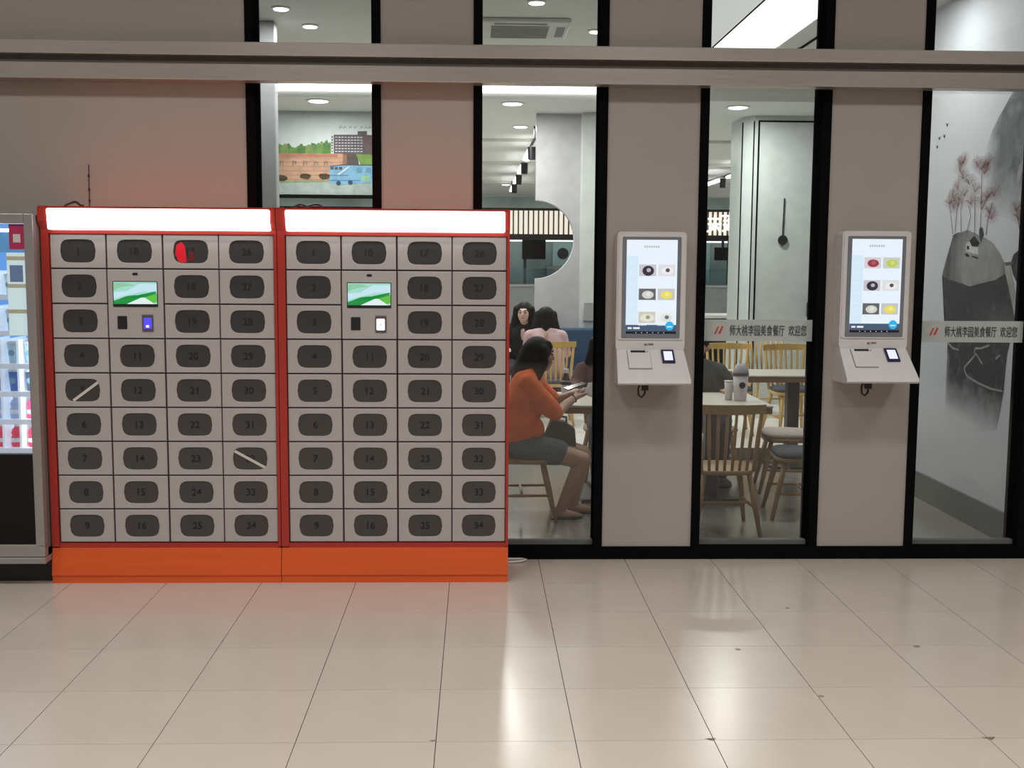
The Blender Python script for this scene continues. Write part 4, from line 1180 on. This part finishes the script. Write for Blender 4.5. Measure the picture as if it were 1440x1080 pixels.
# ================================================================== PEOPLE
def fingers(base, fwd, side, up, r=0.0085, curl=0.5, thumb=1):
    """four unequal bent fingers and a thumb leaving the side of the palm"""
    out = []
    B, Fw, S, U = Vector(base), Vector(fwd).normalized(), Vector(side).normalized(), Vector(up).normalized()
    for k, ln in enumerate((0.062, 0.070, 0.066, 0.052)):
        o = B + S * (0.026 - 0.0175 * k) + Fw * 0.035
        p1 = o + Fw * ln * 0.45
        p2 = p1 + (Fw * math.cos(curl) - U * math.sin(curl)) * ln * 0.33
        p3 = p2 + (Fw * math.cos(curl * 2) - U * math.sin(curl * 2)) * ln * 0.27
        out.append(('c', [tuple(o) + (r,), tuple(p1) + (r * 0.95,), tuple(p2) + (r * 0.88,), tuple(p3) + (r * 0.75,)]))
    o = B + S * 0.03 * thumb - Fw * 0.02
    p1 = o + S * 0.022 * thumb + Fw * 0.022
    p2 = p1 + Fw * 0.03 - U * 0.008
    out.append(('c', [tuple(o) + (0.011,), tuple(p1) + (0.010,), tuple(p2) + (0.008,)]))
    palm0 = B - Fw * 0.03
    out.append(('c', [tuple(palm0 + S * 0.015) + (0.019,), tuple(B + Fw * 0.035 + S * 0.02) + (0.014,)]))
    out.append(('c', [tuple(palm0 - S * 0.012) + (0.018,), tuple(B + Fw * 0.035 - S * 0.02) + (0.013,)]))
    return out


def head_prims(c, fwd, s=1.0, tilt=0.0):
    """skull, jaw, nose, ears, brow; fwd is the unit direction the face looks"""
    C, Fv = Vector(c), Vector(fwd).normalized()
    U = Vector((0, 0, 1))
    S = Fv.cross(U).normalized()
    def P(f, sd, u):
        return tuple(C + Fv * f * s + S * sd * s + U * u * s)
    pr = [('e', P(-0.012, 0, 0.02), (0.082 * s, 0.082 * s, 0.092 * s)), ('e', P(0.028, 0, -0.04), (0.058 * s, 0.058 * s, 0.075 * s)),
          ('c', [P(0.05, 0, -0.085) + (0.026 * s,), P(0.02, 0, -0.08) + (0.04 * s,)]),
          ('c', [P(0.082, 0, 0.005) + (0.008 * s,), P(0.098, 0, -0.028) + (0.013 * s,)]),
          ('c', [P(0.078, -0.03, 0.022) + (0.010 * s,), P(0.082, 0.03, 0.022) + (0.010 * s,)]),
          ('c', [P(0.080, -0.014, -0.058) + (0.009 * s,), P(0.080, 0.014, -0.058) + (0.009 * s,)])]
    for sg in (-1, 1):
        pr.append(('e', P(-0.005, 0.082 * sg, -0.005), (0.018 * s, 0.018 * s, 0.03 * s)))
        pr.append(('e', P(0.05, 0.036 * sg, -0.03), (0.026 * s, 0.026 * s, 0.028 * s)))
    return pr, P


def face_parts(P, parent, s=1.0):
    eye = mat('eye_dark', (0.015, 0.010, 0.008), 0.2)
    for sg in (-1, 1):
        obj('eye', MB().ell(P(0.077, 0.032 * sg, 0.0), (0.0095 * s, 0.0095 * s, 0.0045 * s), 10, 6), eye, parent, smooth=True)
        obj('eyebrow', MB().tube([P(0.084, 0.018 * sg, 0.026), P(0.082, 0.036 * sg, 0.030), P(0.068, 0.052 * sg, 0.024)], 0.0035 * s, 6), M_HAIR, parent)
    obj('mouth', MB().tube([P(0.082, -0.022, -0.056), P(0.090, 0, -0.058), P(0.082, 0.022, -0.056)], [0.003 * s, 0.0055 * s, 0.003 * s], 8), mat('lips', (0.36, 0.10, 0.09), 0.5), parent, smooth=True)


# ---- girl in orange, seated in profile
g = thing('person', 'person in a loose orange shirt and denim shorts seated at the table', 'person', (0.32, 1.1, 0))
HC = (0.418, 1.12, 1.095)
FW = (0.93, 0.30, -0.22)
hp, HP = head_prims(HC, (0.95, 0.32, 0))
body = hp + [('c', [(0.385, 1.11, 1.03, 0.046), (0.35, 1.10, 0.95, 0.055)]),
    ('c', [(0.30, 1.10, 0.50, 0.115), (0.29, 1.10, 0.70, 0.105), (0.33, 1.10, 0.88, 0.11)]),
    ('c', [(0.30, 1.04, 0.50, 0.10), (0.30, 1.17, 0.50, 0.10)]), ('c', [(0.335, 0.97, 0.93, 0.052), (0.36, 1.10, 0.95, 0.06), (0.385, 1.24, 0.93, 0.052)]),
    ('c', [(0.335, 0.965, 0.92, 0.05), (0.44, 0.96, 0.80, 0.043), (0.535, 1.00, 0.715, 0.038), (0.60, 1.10, 0.765, 0.032), (0.668, 1.20, 0.80, 0.024)]),
    ('c', [(0.385, 1.24, 0.92, 0.05), (0.46, 1.28, 0.81, 0.042), (0.53, 1.31, 0.77, 0.036), (0.62, 1.32, 0.79, 0.03), (0.70, 1.31, 0.82, 0.023)]),
    ('c', [(0.34, 1.02, 0.475, 0.095), (0.52, 0.99, 0.455, 0.078), (0.70, 0.985, 0.405, 0.058)]), ('c', [(0.70, 0.985, 0.405, 0.057), (0.655, 1.00, 0.28, 0.056), (0.575, 1.03, 0.10, 0.036)]),
    ('c', [(0.575, 1.03, 0.09, 0.036), (0.545, 1.035, 0.045, 0.034)]), ('c', [(0.54, 1.035, 0.035, 0.032), (0.62, 1.04, 0.028, 0.028), (0.69, 1.045, 0.02, 0.018)]),
    ('c', [(0.34, 1.18, 0.475, 0.095), (0.54, 1.19, 0.455, 0.078), (0.72, 1.20, 0.415, 0.058)]), ('c', [(0.72, 1.20, 0.415, 0.057), (0.70, 1.205, 0.28, 0.055), (0.67, 1.21, 0.10, 0.036)]),
    ('c', [(0.67, 1.21, 0.09, 0.036), (0.655, 1.21, 0.045, 0.034)]), ('c', [(0.65, 1.21, 0.035, 0.032), (0.73, 1.215, 0.028, 0.028), (0.80, 1.22, 0.02, 0.018)])]
body += fingers((0.70, 1.225, 0.812), (0.7, 0.55, 0.25), (-0.5, 0.75, 0.1), (0.0, -0.2, 1), curl=0.6, thumb=1)
body += fingers((0.735, 1.30, 0.835), (0.85, -0.1, 0.3), (-0.1, -1, 0), (0, 0.2, 1), curl=0.6, thumb=1)
gb = remesh('body', body, M_SKIN, g, 0.0075, 3)
face_parts(HP, g)
remesh('shirt', [('c', [(0.29, 1.03, 0.62, 0.125), (0.275, 1.04, 0.78, 0.125), (0.325, 1.05, 0.90, 0.105)]), ('c', [(0.30, 1.18, 0.62, 0.125), (0.285, 1.17, 0.78, 0.125), (0.34, 1.16, 0.90, 0.105)]),
    ('c', [(0.335, 0.965, 0.925, 0.062), (0.42, 0.957, 0.82, 0.068), (0.49, 0.968, 0.745, 0.066), (0.515, 0.978, 0.722, 0.056)]), ('c', [(0.385, 1.24, 0.925, 0.062), (0.45, 1.275, 0.83, 0.064), (0.51, 1.30, 0.785, 0.056)]),
    ('c', [(0.345, 1.0, 0.95, 0.055), (0.36, 1.10, 0.965, 0.064), (0.375, 1.2, 0.95, 0.055)]), ('c', [(0.37, 1.04, 0.60, 0.085), (0.37, 1.16, 0.60, 0.085)]), ('c', [(0.37, 1.04, 0.76, 0.09), (0.38, 1.17, 0.77, 0.09)]), ('c', [(0.27, 1.01, 0.585, 0.095), (0.27, 1.18, 0.585, 0.095)])],
    mat('orange_cloth', (0.80, 0.15, 0.03), 0.85, var=0.14, scale=11, bump=0.9), g, 0.013, 5, 'loose orange short-sleeved shirt')
remesh('shorts', [('c', [(0.30, 1.04, 0.50, 0.122), (0.30, 1.17, 0.50, 0.122)]), ('c', [(0.34, 1.02, 0.478, 0.105), (0.53, 0.99, 0.458, 0.090)]), ('c', [(0.34, 1.18, 0.478, 0.105), (0.54, 1.19, 0.46, 0.090)])],
    mat('denim', (0.10, 0.13, 0.15), 0.9, var=0.15, scale=60), g, 0.012, 4, 'grey blue denim shorts')
H = Vector(HC)
remesh('hair', [('e', (H.x - 0.018, H.y - 0.004, H.z + 0.028), (0.098, 0.094, 0.098)), ('c', [(H.x - 0.045, H.y, H.z + 0.02, 0.085), (H.x - 0.085, H.y - 0.01, H.z - 0.08, 0.085), (H.x - 0.13, H.y - 0.02, H.z - 0.17, 0.07), (H.x - 0.15, H.y - 0.03, H.z - 0.225, 0.04)]),
    ('c', [(H.x + 0.02, H.y - 0.072, H.z + 0.04, 0.035), (H.x + 0.022, H.y - 0.085, H.z - 0.05, 0.034), (H.x - 0.03, H.y - 0.10, H.z - 0.14, 0.04), (H.x - 0.09, H.y - 0.09, H.z - 0.2, 0.04)]),
    ('c', [(H.x + 0.02, H.y + 0.08, H.z + 0.04, 0.032), (H.x + 0.0, H.y + 0.095, H.z - 0.06, 0.032), (H.x - 0.05, H.y + 0.09, H.z - 0.16, 0.035)]),
    ('c', [(H.x + 0.05, H.y - 0.04, H.z + 0.07, 0.03), (H.x + 0.068, H.y - 0.02, H.z + 0.05, 0.022)])], M_HAIR, g, 0.01, 4, 'long black hair')
obj('wrist_band', MB().lathe([(0.030, -0.006), (0.034, 0.0), (0.030, 0.006)], 0, 0, 0, 16), M_DARK, g, loc=(0.655, 1.18, 0.795), rot=(0.6, 1.0, 0.9))
for fx, fy in ((0.545, 1.035), (0.655, 1.21)):
    obj('sandal', MB().prism([(fx - 0.05, fy - 0.035), (fx + 0.12, fy - 0.045), (fx + 0.16, fy), (fx + 0.12, fy + 0.045), (fx - 0.05, fy + 0.035)], 'z', 0.0005, 0.012), M_DARK, g)
n_ = MB()
tag(obj('paper_napkin', MB().add([(0.73, 1.20, 0.83), (0.80, 1.18, 0.80), (0.835, 1.25, 0.775), (0.76, 1.29, 0.80), (0.755, 1.235, 0.895), (0.785, 1.225, 0.90), (0.80, 1.25, 0.845)], [(0, 1, 5, 4), (1, 2, 6, 5), (2, 3, 4, 6), (3, 0, 4), (4, 5, 6), (0, 3, 2, 1)]), mat('napkin', (0.68, 0.66, 0.66), 0.8)),
    'crumpled white napkin in the hands of the girl', 'napkin')
tag(obj('smartphone', MB().rbox(-0.075, 0.075, -0.036, 0.036, -0.004, 0.004, 0.003), M_GLASSBLK, loc=(0.672, 1.265, 0.868), rot=(0.1, -0.25, 0.35)), 'dark phone held above the table by the girl', 'phone')
bg = thing('handbag', 'dark grey bag on the lap of the girl under the table', 'bag', (0.56, 1.16, 0.52))
obj('bag_body', MB().prism([(0.455, 0.545), (0.665, 0.482), (0.655, 0.60), (0.585, 0.645), (0.50, 0.66)], 'y', 1.06, 1.19), mat('bag_cloth', (0.045, 0.05, 0.05), 0.8), bg)
obj('strap', MB().tube([(0.50, 1.12, 0.655), (0.54, 1.11, 0.685), (0.60, 1.11, 0.675), (0.60, 1.12, 0.635)], 0.008, 8), mat('strap_olive', (0.10, 0.11, 0.05), 0.8), bg, smooth=True)


# ---- generic seated upper body with legs
def seated(name, label, loc, face, shirt, hair_len, lean=(0, 0, 0), skin=M_SKIN, pants=(0.04, 0.045, 0.06), sleeves=True, arms=None, head_turn=None, zseat=0.44, s=0.97):
    X, Y, Z = loc
    fw = Vector((face[0], face[1], 0)).normalized()
    sd = fw.cross(Vector((0, 0, 1)))
    p = thing('person', label, 'person', (X, Y, Z))
    def Q(f, d, u, r=None):
        k = clamp((u - 0.45) / 0.5)
        v = Vector((X, Y, Z)) + fw * f * s + sd * d * s + Vector((0, 0, u * s)) + Vector(lean) * k
        return tuple(v) + ((r * s,) if r is not None else ())
    hf = head_turn or face
    hc = Q(0.06, 0, 1.12)
    hp_, HP_ = head_prims(hc, (hf[0], hf[1], 0), s)
    arms = arms or [[(0.02, sg * 0.17, 0.93), (0.08, sg * 0.21, 0.73), (0.33, sg * 0.12, 0.72)] for sg in (-1, 1)]
    body = hp_ + [('c', [Q(0.04, 0, 1.05, 0.048), Q(0.0, 0, 0.95, 0.06)]), ('c', [Q(0.02, 0, 0.52, 0.12), Q(0.0, 0, 0.72, 0.11), Q(0.0, 0, 0.88, 0.11)]), ('c', [Q(0, -0.16, 0.93, 0.052), Q(0, 0, 0.95, 0.065), Q(0, 0.16, 0.93, 0.052)])]
    cl_ = [('c', [Q(0.02, -0.06, 0.54, 0.135), Q(0.0, -0.06, 0.75, 0.125), Q(0.0, -0.06, 0.88, 0.115)]), ('c', [Q(0.02, 0.06, 0.54, 0.135), Q(0.0, 0.06, 0.75, 0.125), Q(0.0, 0.06, 0.88, 0.115)]),
           ('c', [Q(0, -0.16, 0.93, 0.066), Q(0, 0, 0.965, 0.078), Q(0, 0.16, 0.93, 0.066)])]
    for a in arms:
        r = (0.05, 0.042, 0.026)
        pts = [Q(*a[k], r[k]) for k in range(3)]
        body.append(('c', pts))
        w = Vector(pts[2][:3])
        dr = (w - Vector(pts[1][:3])).normalized()
        body += fingers(w + dr * 0.05, dr, dr.cross(Vector((0, 0, 1))), (0, 0, 1), curl=0.45)
        e = [tuple(pts[0][:3]) + (0.064,), tuple(pts[1][:3]) + (0.058,)] + ([tuple(Vector(pts[1][:3]).lerp(w, 0.8)) + (0.042,)] if sleeves else [])
        cl_.append(('c', e))
    pn = []
    for sg in (-1, 1):
        th = [Q(0.03, sg * 0.085, 0.50, 0.10), Q(0.24, sg * 0.10, 0.49, 0.085), Q(0.42, sg * 0.11, 0.46, 0.065)]
        sh_ = [Q(0.42, sg * 0.11, 0.46, 0.063), Q(0.41, sg * 0.11, 0.28, 0.058), Q(0.38, sg * 0.11, 0.10, 0.04)]
        body += [('c', [q[:3] + (q[3] * 0.8,) for q in th]), ('c', [q[:3] + (q[3] * 0.8,) for q in sh_]), ('c', [Q(0.37, sg * 0.11, 0.05, 0.034), Q(0.46, sg * 0.12, 0.035, 0.028)])]
        pn += [('c', th), ('c', sh_)]
        obj('shoe', MB().ell(Q(0.43, sg * 0.115, 0.042), (0.055 + 0.07 * abs(fw.x), 0.055 + 0.07 * abs(fw.y), 0.042 * s), 14, 8), M_DARK, p, smooth=True)
    remesh('body', body, skin, p, 0.0105, 3)
    face_parts(HP_, p, s)
    remesh('top', cl_, shirt, p, 0.016, 4)
    remesh('trousers', pn, mat('trousers_%s' % str(pants), pants, 0.9), p, 0.016, 3)
    hv = Vector((hf[0], hf[1], 0)).normalized()
    hs = hv.cross(Vector((0, 0, 1)))
    Hc = Vector(hc)
    def K(f, d, u, r):
        return tuple(Hc + hv * f * s + hs * d * s + Vector((0, 0, u * s))) + (r * s,)
    hr = [('e', K(-0.026, 0, 0.034, 0)[:3], (0.094 * s, 0.094 * s, 0.094 * s))]
    if hair_len > 0:
        for d in (-0.082, -0.05, 0, 0.05, 0.082):
            f = -0.065 + abs(d) * 0.85
            sp = 1.0 + 3.2 * hair_len
            hr.append(('c', [K(f, d, 0.04, 0.042), K(f - 0.012, d * 1.08, -0.03, 0.045), K(f - 0.03, d * sp, -hair_len, 0.044)]))
    remesh('hair', hr, M_HAIR, p, 0.011, 4, 'black hair')
    return p


seated('person', 'person in black with dark hair, smiling towards the hall', (0.50, 5.97, 0.1), (-0.25, -1), mat('black_cloth', (0.012, 0.012, 0.014), 0.9), 0.13, lean=(0.02, -0.10, -0.02), head_turn=(-0.25, -1), skin=mat('skin_fair', (0.62, 0.42, 0.35), 0.5))
seated('person', 'person in a pink top seen from behind, shoulder-length black hair', (0.715, 4.95, 0.1), (0.05, 1), mat('pink_cloth', (0.62, 0.43, 0.45), 0.9), 0.20, lean=(-0.02, 0.10, -0.02), s=0.95)
seated('person', 'person in a grey top behind the long table, head hidden by the pier', (1.86, 2.46, 0), (-0.25, -1), mat('grey_cloth', (0.085, 0.09, 0.085), 0.9, var=0.2, scale=12), 0.0, lean=(-0.13, -0.06, -0.03),
       arms=[[(0.02, -0.17, 0.93), (0.0, -0.25, 0.74), (0.22, -0.22, 0.78)], [(0.02, 0.17, 0.93), (0.10, 0.19, 0.76), (0.32, 0.1, 0.77)]], sleeves=False)
seated('person', 'person in a maroon top leaning on the table behind the pier, only an arm showing', (1.05, 2.46, 0), (-0.1, -1), mat('maroon_cloth', (0.12, 0.055, 0.05), 0.9, var=0.2, scale=12), 0.12, lean=(-0.06, -0.08, -0.03),
       arms=[[(0.02, 0.17, 0.93), (0.10, 0.24, 0.80), (0.33, 0.24, 0.78)], [(0.02, -0.17, 0.93), (0.06, -0.21, 0.76), (0.33, -0.12, 0.77)]], sleeves=True)
for lx, lb in ((1.85, 'wooden chair under the person in grey, behind the long table'), (1.05, 'wooden chair under the person in maroon, behind the long table')):
    copy_thing(ch, (lx, 2.50, 0), PI, lb, G)

# blue bench against the partition
sf = thing('blue_bench', 'dark blue upholstered bench against the grey partition', 'bench', (1.3, 6.0, 0.1))
M_BLUE = mat('blue_upholstery', (0.03, 0.075, 0.15), 0.7)
obj('backrest', MB().rbox(0.82, 1.93, 6.10, 6.27, 0.101, 0.98, 0.02), M_BLUE, sf)
obj('seat', MB().rbox(0.82, 1.93, 5.62, 6.098, 0.22, 0.52, 0.025), M_BLUE, sf)
obj('plinth', MB().box(0.86, 1.9, 5.7, 6.098, 0.1005, 0.218), M_DARK, sf)
tag(obj('grey_wall_plaque', MB().prism([(1.185, 1.06), (1.46, 1.06), (1.46, 1.26), (1.20, 1.26)], 'y', Y_COL - 0.16, Y_COL - 0.1203), mat('plaque', (0.36, 0.36, 0.35), 0.6)), 'small grey plaque on the pale column', 'plaque')
tag(obj('black_wall_box', MB().rbox(3.74, 3.9, Y_COL - 0.1, Y_COL - 0.001, 1.10, 1.28, 0.02), M_DARK), 'small black box low on the panelled column', 'box')
# ornament on the panelled column
on = thing('wall_ornament', 'black pendulum ornament on the panelled column', 'wall decoration', (3.44, Y_COL - 0.02, 1.9))
obj('rod', MB().tube([(3.452, Y_COL - 0.012, 2.44), (3.442, Y_COL - 0.012, 1.90)], 0.008, 8), M_DARK, on)
obj('bob', MB().lathe([(0.052, -0.03), (0.056, -0.018), (0.05, -0.001)], 3.445, Y_COL, 1.972, 20, axis='y'), M_DARK, on)

# ================================================================== CEILING FIXTURES
def downlight(x, y, z, r, label, power):
    d = thing('downlight', label, 'ceiling light', (x, y, z), 'recessed downlights')
    obj('rim', MB().lathe([(r * 1.25, 0.0), (r * 1.25, -0.006), (r * 1.02, -0.012)], x, y, z - 0.0008, 24), M_WHITE, d)
    obj('lens', MB().lathe([(r, 0.0), (r * 0.9, -0.004)], x, y, z - 0.0133, 24), M_LENS, d)
    area_lamp('downlight_lamp', (x, y, z - 0.022), r * 2, power, (1.0, 1.0, 0.95), disk=True)


for x, y, lb in ((-1.30, 2.66, 'downlight above the painted bus, in the tray ceiling'), (-1.42, 2.05, 'downlight nearest the glass in the left window'), (0.93, 2.72, 'downlight beside the air vent'),
                 (0.41, 1.75, 'downlight between the glass and the air vent')):
    downlight(x, y, Z_TRAY, 0.055, lb, ROOM_LAMP)
downlight(2.78, 1.2, Z_TRAY, 0.055, 'unseen downlight placed to brighten the ink landscape wall', ROOM_LAMP * 0.8)  # unseen lamp, put here to lift the brightness of the side wall
for x, y, lb in ((-1.64, 5.55, 'downlight in the soffit in front of the painted bus'), (0.36, 5.6, 'downlight in the soffit left of the half-round cut-out'), (2.74, 5.7, 'downlight in the soffit beside the panelled column')):
    downlight(x, y, Z_SOF, 0.10, lb, ROOM_LAMP * 2.6)
for x, y, lb in ((0.52, 7.6, 'small far downlight behind the half-round cut-out'), (2.5, 9.5, 'far downlight left of the panelled column'), (-3.0, 9.5, 'far downlight behind the painted bulkhead'),
                 (-0.8, 12.0, 'far downlight halfway to the counters'), (5.0, 11.5, 'far downlight right of the panelled column'), (0.6, 18.0, 'far downlight before the left serving counter'), (5.6, 17.5, 'far downlight before the right serving counter'), (-3.5, 17.0, 'far downlight at the left rear')):
    downlight(x, y, Z_SOF, 0.08, lb, ROOM_LAMP * 2.6)


def track(x0, y0, x1, y1, n, label):
    t = thing('track_light', label, 'track light', ((x0 + x1) / 2, (y0 + y1) / 2, Z_SOF), 'ceiling track lights')
    obj('rail', MB().tube([(x0, y0, Z_SOF - 0.15), (x1, y1, Z_SOF - 0.15)], 0.02, 6), M_DARK, t)
    for e in ((x0, y0), (x1, y1)):
        obj('stem', MB().tube([(e[0], e[1], Z_SOF - 0.151), (e[0], e[1], Z_SOF)], 0.012, 6), M_DARK, t)
    for k in range(n):
        f = (k + 0.3) / n
        x, y = x0 + (x1 - x0) * f, y0 + (y1 - y0) * f
        s = obj('spot_head', MB().lathe([(0.05, 0.0), (0.055, 0.16)], x, y, Z_SOF - 0.34, 12), M_DARK, t)
        obj('linear_lamp', MB().rbox(x - 0.045, x + 0.045, y + 0.25, y + 0.25 + 0.62 * abs(y1 - y0) / n, Z_SOF - 0.21, Z_SOF - 0.172, 0.01), M_LENS, t)
    return t


track(0.69, 7.6, 0.70, 17.0, 4, 'row of black track spots and white tubes beyond the half-round cut-out')
track(4.25, 11.0, 4.25, 16.5, 3, 'row of black track spots left of the panelled column')
# air-conditioning cassette
ac = thing('air_vent', 'white square air-conditioning cassette in the tray ceiling', 'air vent', (0.35, 2.58, Z_TRAY))
obj('panel', MB().rbox(0.02, 0.70, 2.28, 2.96, Z_TRAY - 0.035, Z_TRAY - 0.0005, 0.012), M_CEIL, ac)
for k in range(9):
    y = 2.42 + 0.05 * k
    obj('grille_slat', MB().box(0.10, 0.54, y, y + 0.012, Z_TRAY - 0.046, Z_TRAY - 0.0352), mat('grille', (0.36, 0.38, 0.37), 0.5), ac)
for b in ((0.60, 0.665, 2.44, 2.82), (0.12, 0.52, 2.315, 2.36)):
    obj('air_slot', MB().box(b[0], b[1], b[2], b[3], Z_TRAY - 0.037, Z_TRAY - 0.0352), M_DARK, ac)

# ================================================================== FAR SERVING COUNTERS
for (x0, x1, lb, scr) in ((-0.6, 4.3, 'far serving counter seen through the half-round cut-out', (1.10, 1.68)), (4.5, 8.3, 'far serving counter left of the panelled column', (5.86, 6.36)), (-6.8, -0.8, 'far serving counter behind the painted bulkhead', (-4.0, -3.2))):
    S = thing('serving_counter', lb, 'counter', ((x0 + x1) / 2, 21.8, 0.1), 'far serving counters')
    obj('counter_front', MB().box(x0, x1, 21.2, 21.9, 0.1005, 1.12), mat('counter_grey', (0.42, 0.44, 0.45), 0.4), S)
    obj('counter_top', MB().rbox(x0, x1, 21.15, 21.95, 1.121, 1.17, 0.01), mat('counter_top', (0.62, 0.62, 0.60), 0.3), S)
    obj('sign_backing', MB().box(x0, x1, 22.0, 22.06, 2.40, 2.98), emit('sign_glow', (1.0, 0.90, 0.76), 1.15), S, label='warm glowing sign band')
    sl = MB()
    x = x0 + 0.1
    while x < x1:
        sl.box(x, x + 0.032, 21.9, 21.995, 2.40, 2.98)
        x += 0.125
    so = obj('slats', sl, mat('slat_dark', (0.10, 0.075, 0.05), 0.6), S)
    so['kind'] = 'stuff'
    obj('lower_fascia', MB().box(x0, x1, 21.85, 22.07, 2.26, 2.399), M_DARK, S)
    obj('upper_fascia', MB().box(x0, x1, 21.9, 22.06, 2.981, 3.04), M_DARK, S)
    obj('display_light', MB().box(x0, x1, 21.93, 21.98, 2.22, 2.255), emit('counter_tube', (0.9, 1.0, 1.0), 2.0), S)
    xx = x0 + 0.3
    while xx < x1:
        obj('post', MB().box(xx, xx + 0.07, 21.9, 21.97, 1.171, 2.259), mat('post_teal', (0.02, 0.06, 0.07), 0.5), S)
        xx += 1.45
    obj('sneeze_guard', MB().box(x0, x1, 21.5, 21.51, 1.171, 1.55), glass_mat('guard_glass', (0.75, 0.85, 0.86)), S)
    tv = thing('menu_screen', {1.10: 'black menu screen hanging in the half-round view', 5.86: 'black menu screen hanging left of the panelled column', -4.0: 'black menu screen at the left rear counter'}[scr[0]], 'screen', ((scr[0] + scr[1]) / 2, 21.6, 2.26), 'menu screens over the counters')
    obj('panel', MB().rbox(scr[0], scr[1], 21.6, 21.66, 1.78, 2.26 if scr[0] < 5 else 2.1, 0.01), M_GLASSBLK, tv)
    obj('bracket', MB().box((scr[0] + scr[1]) / 2 - 0.03, (scr[0] + scr[1]) / 2 + 0.03, 21.66, 21.86, 2.0, 2.06).box((scr[0] + scr[1]) / 2 - 0.03, (scr[0] + scr[1]) / 2 + 0.03, 21.82, 21.86, 2.0, 2.3), M_DARK, tv)
# glowing characters on the right sign
sgn = thing('lit_sign_letters', 'white and amber glowing characters on the far sign band', 'sign', (6.1, 21.8, 2.45))
def glyph(cx, cz, s, mtl):
    mb = MB()
    for a, b in (((-.4, .3), (.4, .3)), ((0, .5), (0, -.4)), ((-.4, 0), (.4, 0)), ((-.35, -.45), (0, 0)), ((.35, -.45), (0, 0)), ((-.45, -.45), (-.1, -.3))):
        p = stroke([(cx + a[0] * s, cz + a[1] * s), (cx + b[0] * s, cz + b[1] * s)], 0.02, 0.02)
        mb.prism(p, 'y', 21.84, 21.88)
    obj('lit_character', mb, mtl, sgn)
glyph(5.90, 2.68, 0.42, emit('letter_white', (1, 0.96, 0.95), 3.0))
glyph(6.25, 2.66, 0.34, MATS['letter_white'])
glyph(6.58, 2.70, 0.36, emit('letter_amber', (1.0, 0.62, 0.16), 2.0))
obj('lit_bar', MB().box(6.05, 6.4, 21.84, 21.88, 2.86, 2.90), MATS['letter_white'], sgn)
fg = thing('wall_fan', 'dark round wall fan right of the black menu screen', 'fan', (2.2, 22.2, 1.9))
obj('cage', MB().lathe([(0.13, -0.08), (0.15, -0.04), (0.13, 0.0)], 2.16, 22.38, 1.93, 16, axis='y'), M_DARK, fg)
obj('wall_mount', MB().box(2.14, 2.18, 22.37, 22.399, 1.7, 1.9), M_DARK, fg)
for x in (-0.2, 1.9, 2.65, 5.4, 6.8):
    tag(obj('wall_panel', MB().rbox(x, x + 0.5, 22.33, 22.398, 1.25, 2.2, 0.01), mat('panel_cyan', (0.42, 0.62, 0.64), 0.4)), {-0.2: 'pale cyan kitchen panel furthest left', 1.9: 'pale cyan kitchen panel behind the wall fan', 2.65: 'pale cyan kitchen panel right of the fan', 5.4: 'pale cyan kitchen panel behind the right counter', 6.8: 'pale cyan kitchen panel at the far right'}[x], 'panel')
tag(obj('kitchen_cabinet', MB().rbox(1.72, 2.3, 22.05, 22.397, 1.172, 1.62, 0.02), mat('steel_grey', (0.30, 0.32, 0.33), 0.35, metal=0.5)), 'grey steel kitchen cabinet under the menu screen', 'cabinet')
# nearer white tray counter with bowls (third window)
tc = thing('tray_counter', 'white tray counter with bowls, left of the panelled column', 'counter', (4.1, 11.4, 0.1))
obj('worktop', MB().rbox(3.4, 4.9, 11.0, 11.8, 0.86, 0.91, 0.01), M_WHITE, tc)
obj('lower_shelf', MB().rbox(3.45, 4.85, 11.05, 11.75, 0.55, 0.58, 0.006), M_WHITE, tc)
obj('end_panel', MB().box(3.45, 3.5, 11.05, 11.75, 0.1005, 0.86), MATS['post_teal'], tc)
obj('end_panel', MB().box(4.8, 4.85, 11.05, 11.75, 0.1005, 0.86), MATS['post_teal'], tc)
obj('back_panel', MB().box(3.5, 4.8, 11.7, 11.74, 0.1005, 0.86), MATS['post_teal'], tc)
for x, zz, col_, lb in ((4.18, 0.911, (0.72, 0.74, 0.72), 'large white bowl on the tray counter'), (4.02, 0.581, (0.66, 0.70, 0.68), 'white bowl on the shelf of the tray counter'), (4.38, 0.581, (0.22, 0.48, 0.34), 'green bowl on the shelf of the tray counter')):
    tag(obj('bowl', MB().lathe([(0.06, 0), (0.10, 0.03), (0.16, 0.085), (0.165, 0.09), (0.15, 0.085), (0.05, 0.02)], x, 11.25, zz + 0.0006, 24), mat('bowl_%.2f' % x, col_, 0.3), smooth=True), lb, 'bowl', 'bowls on the tray counter')
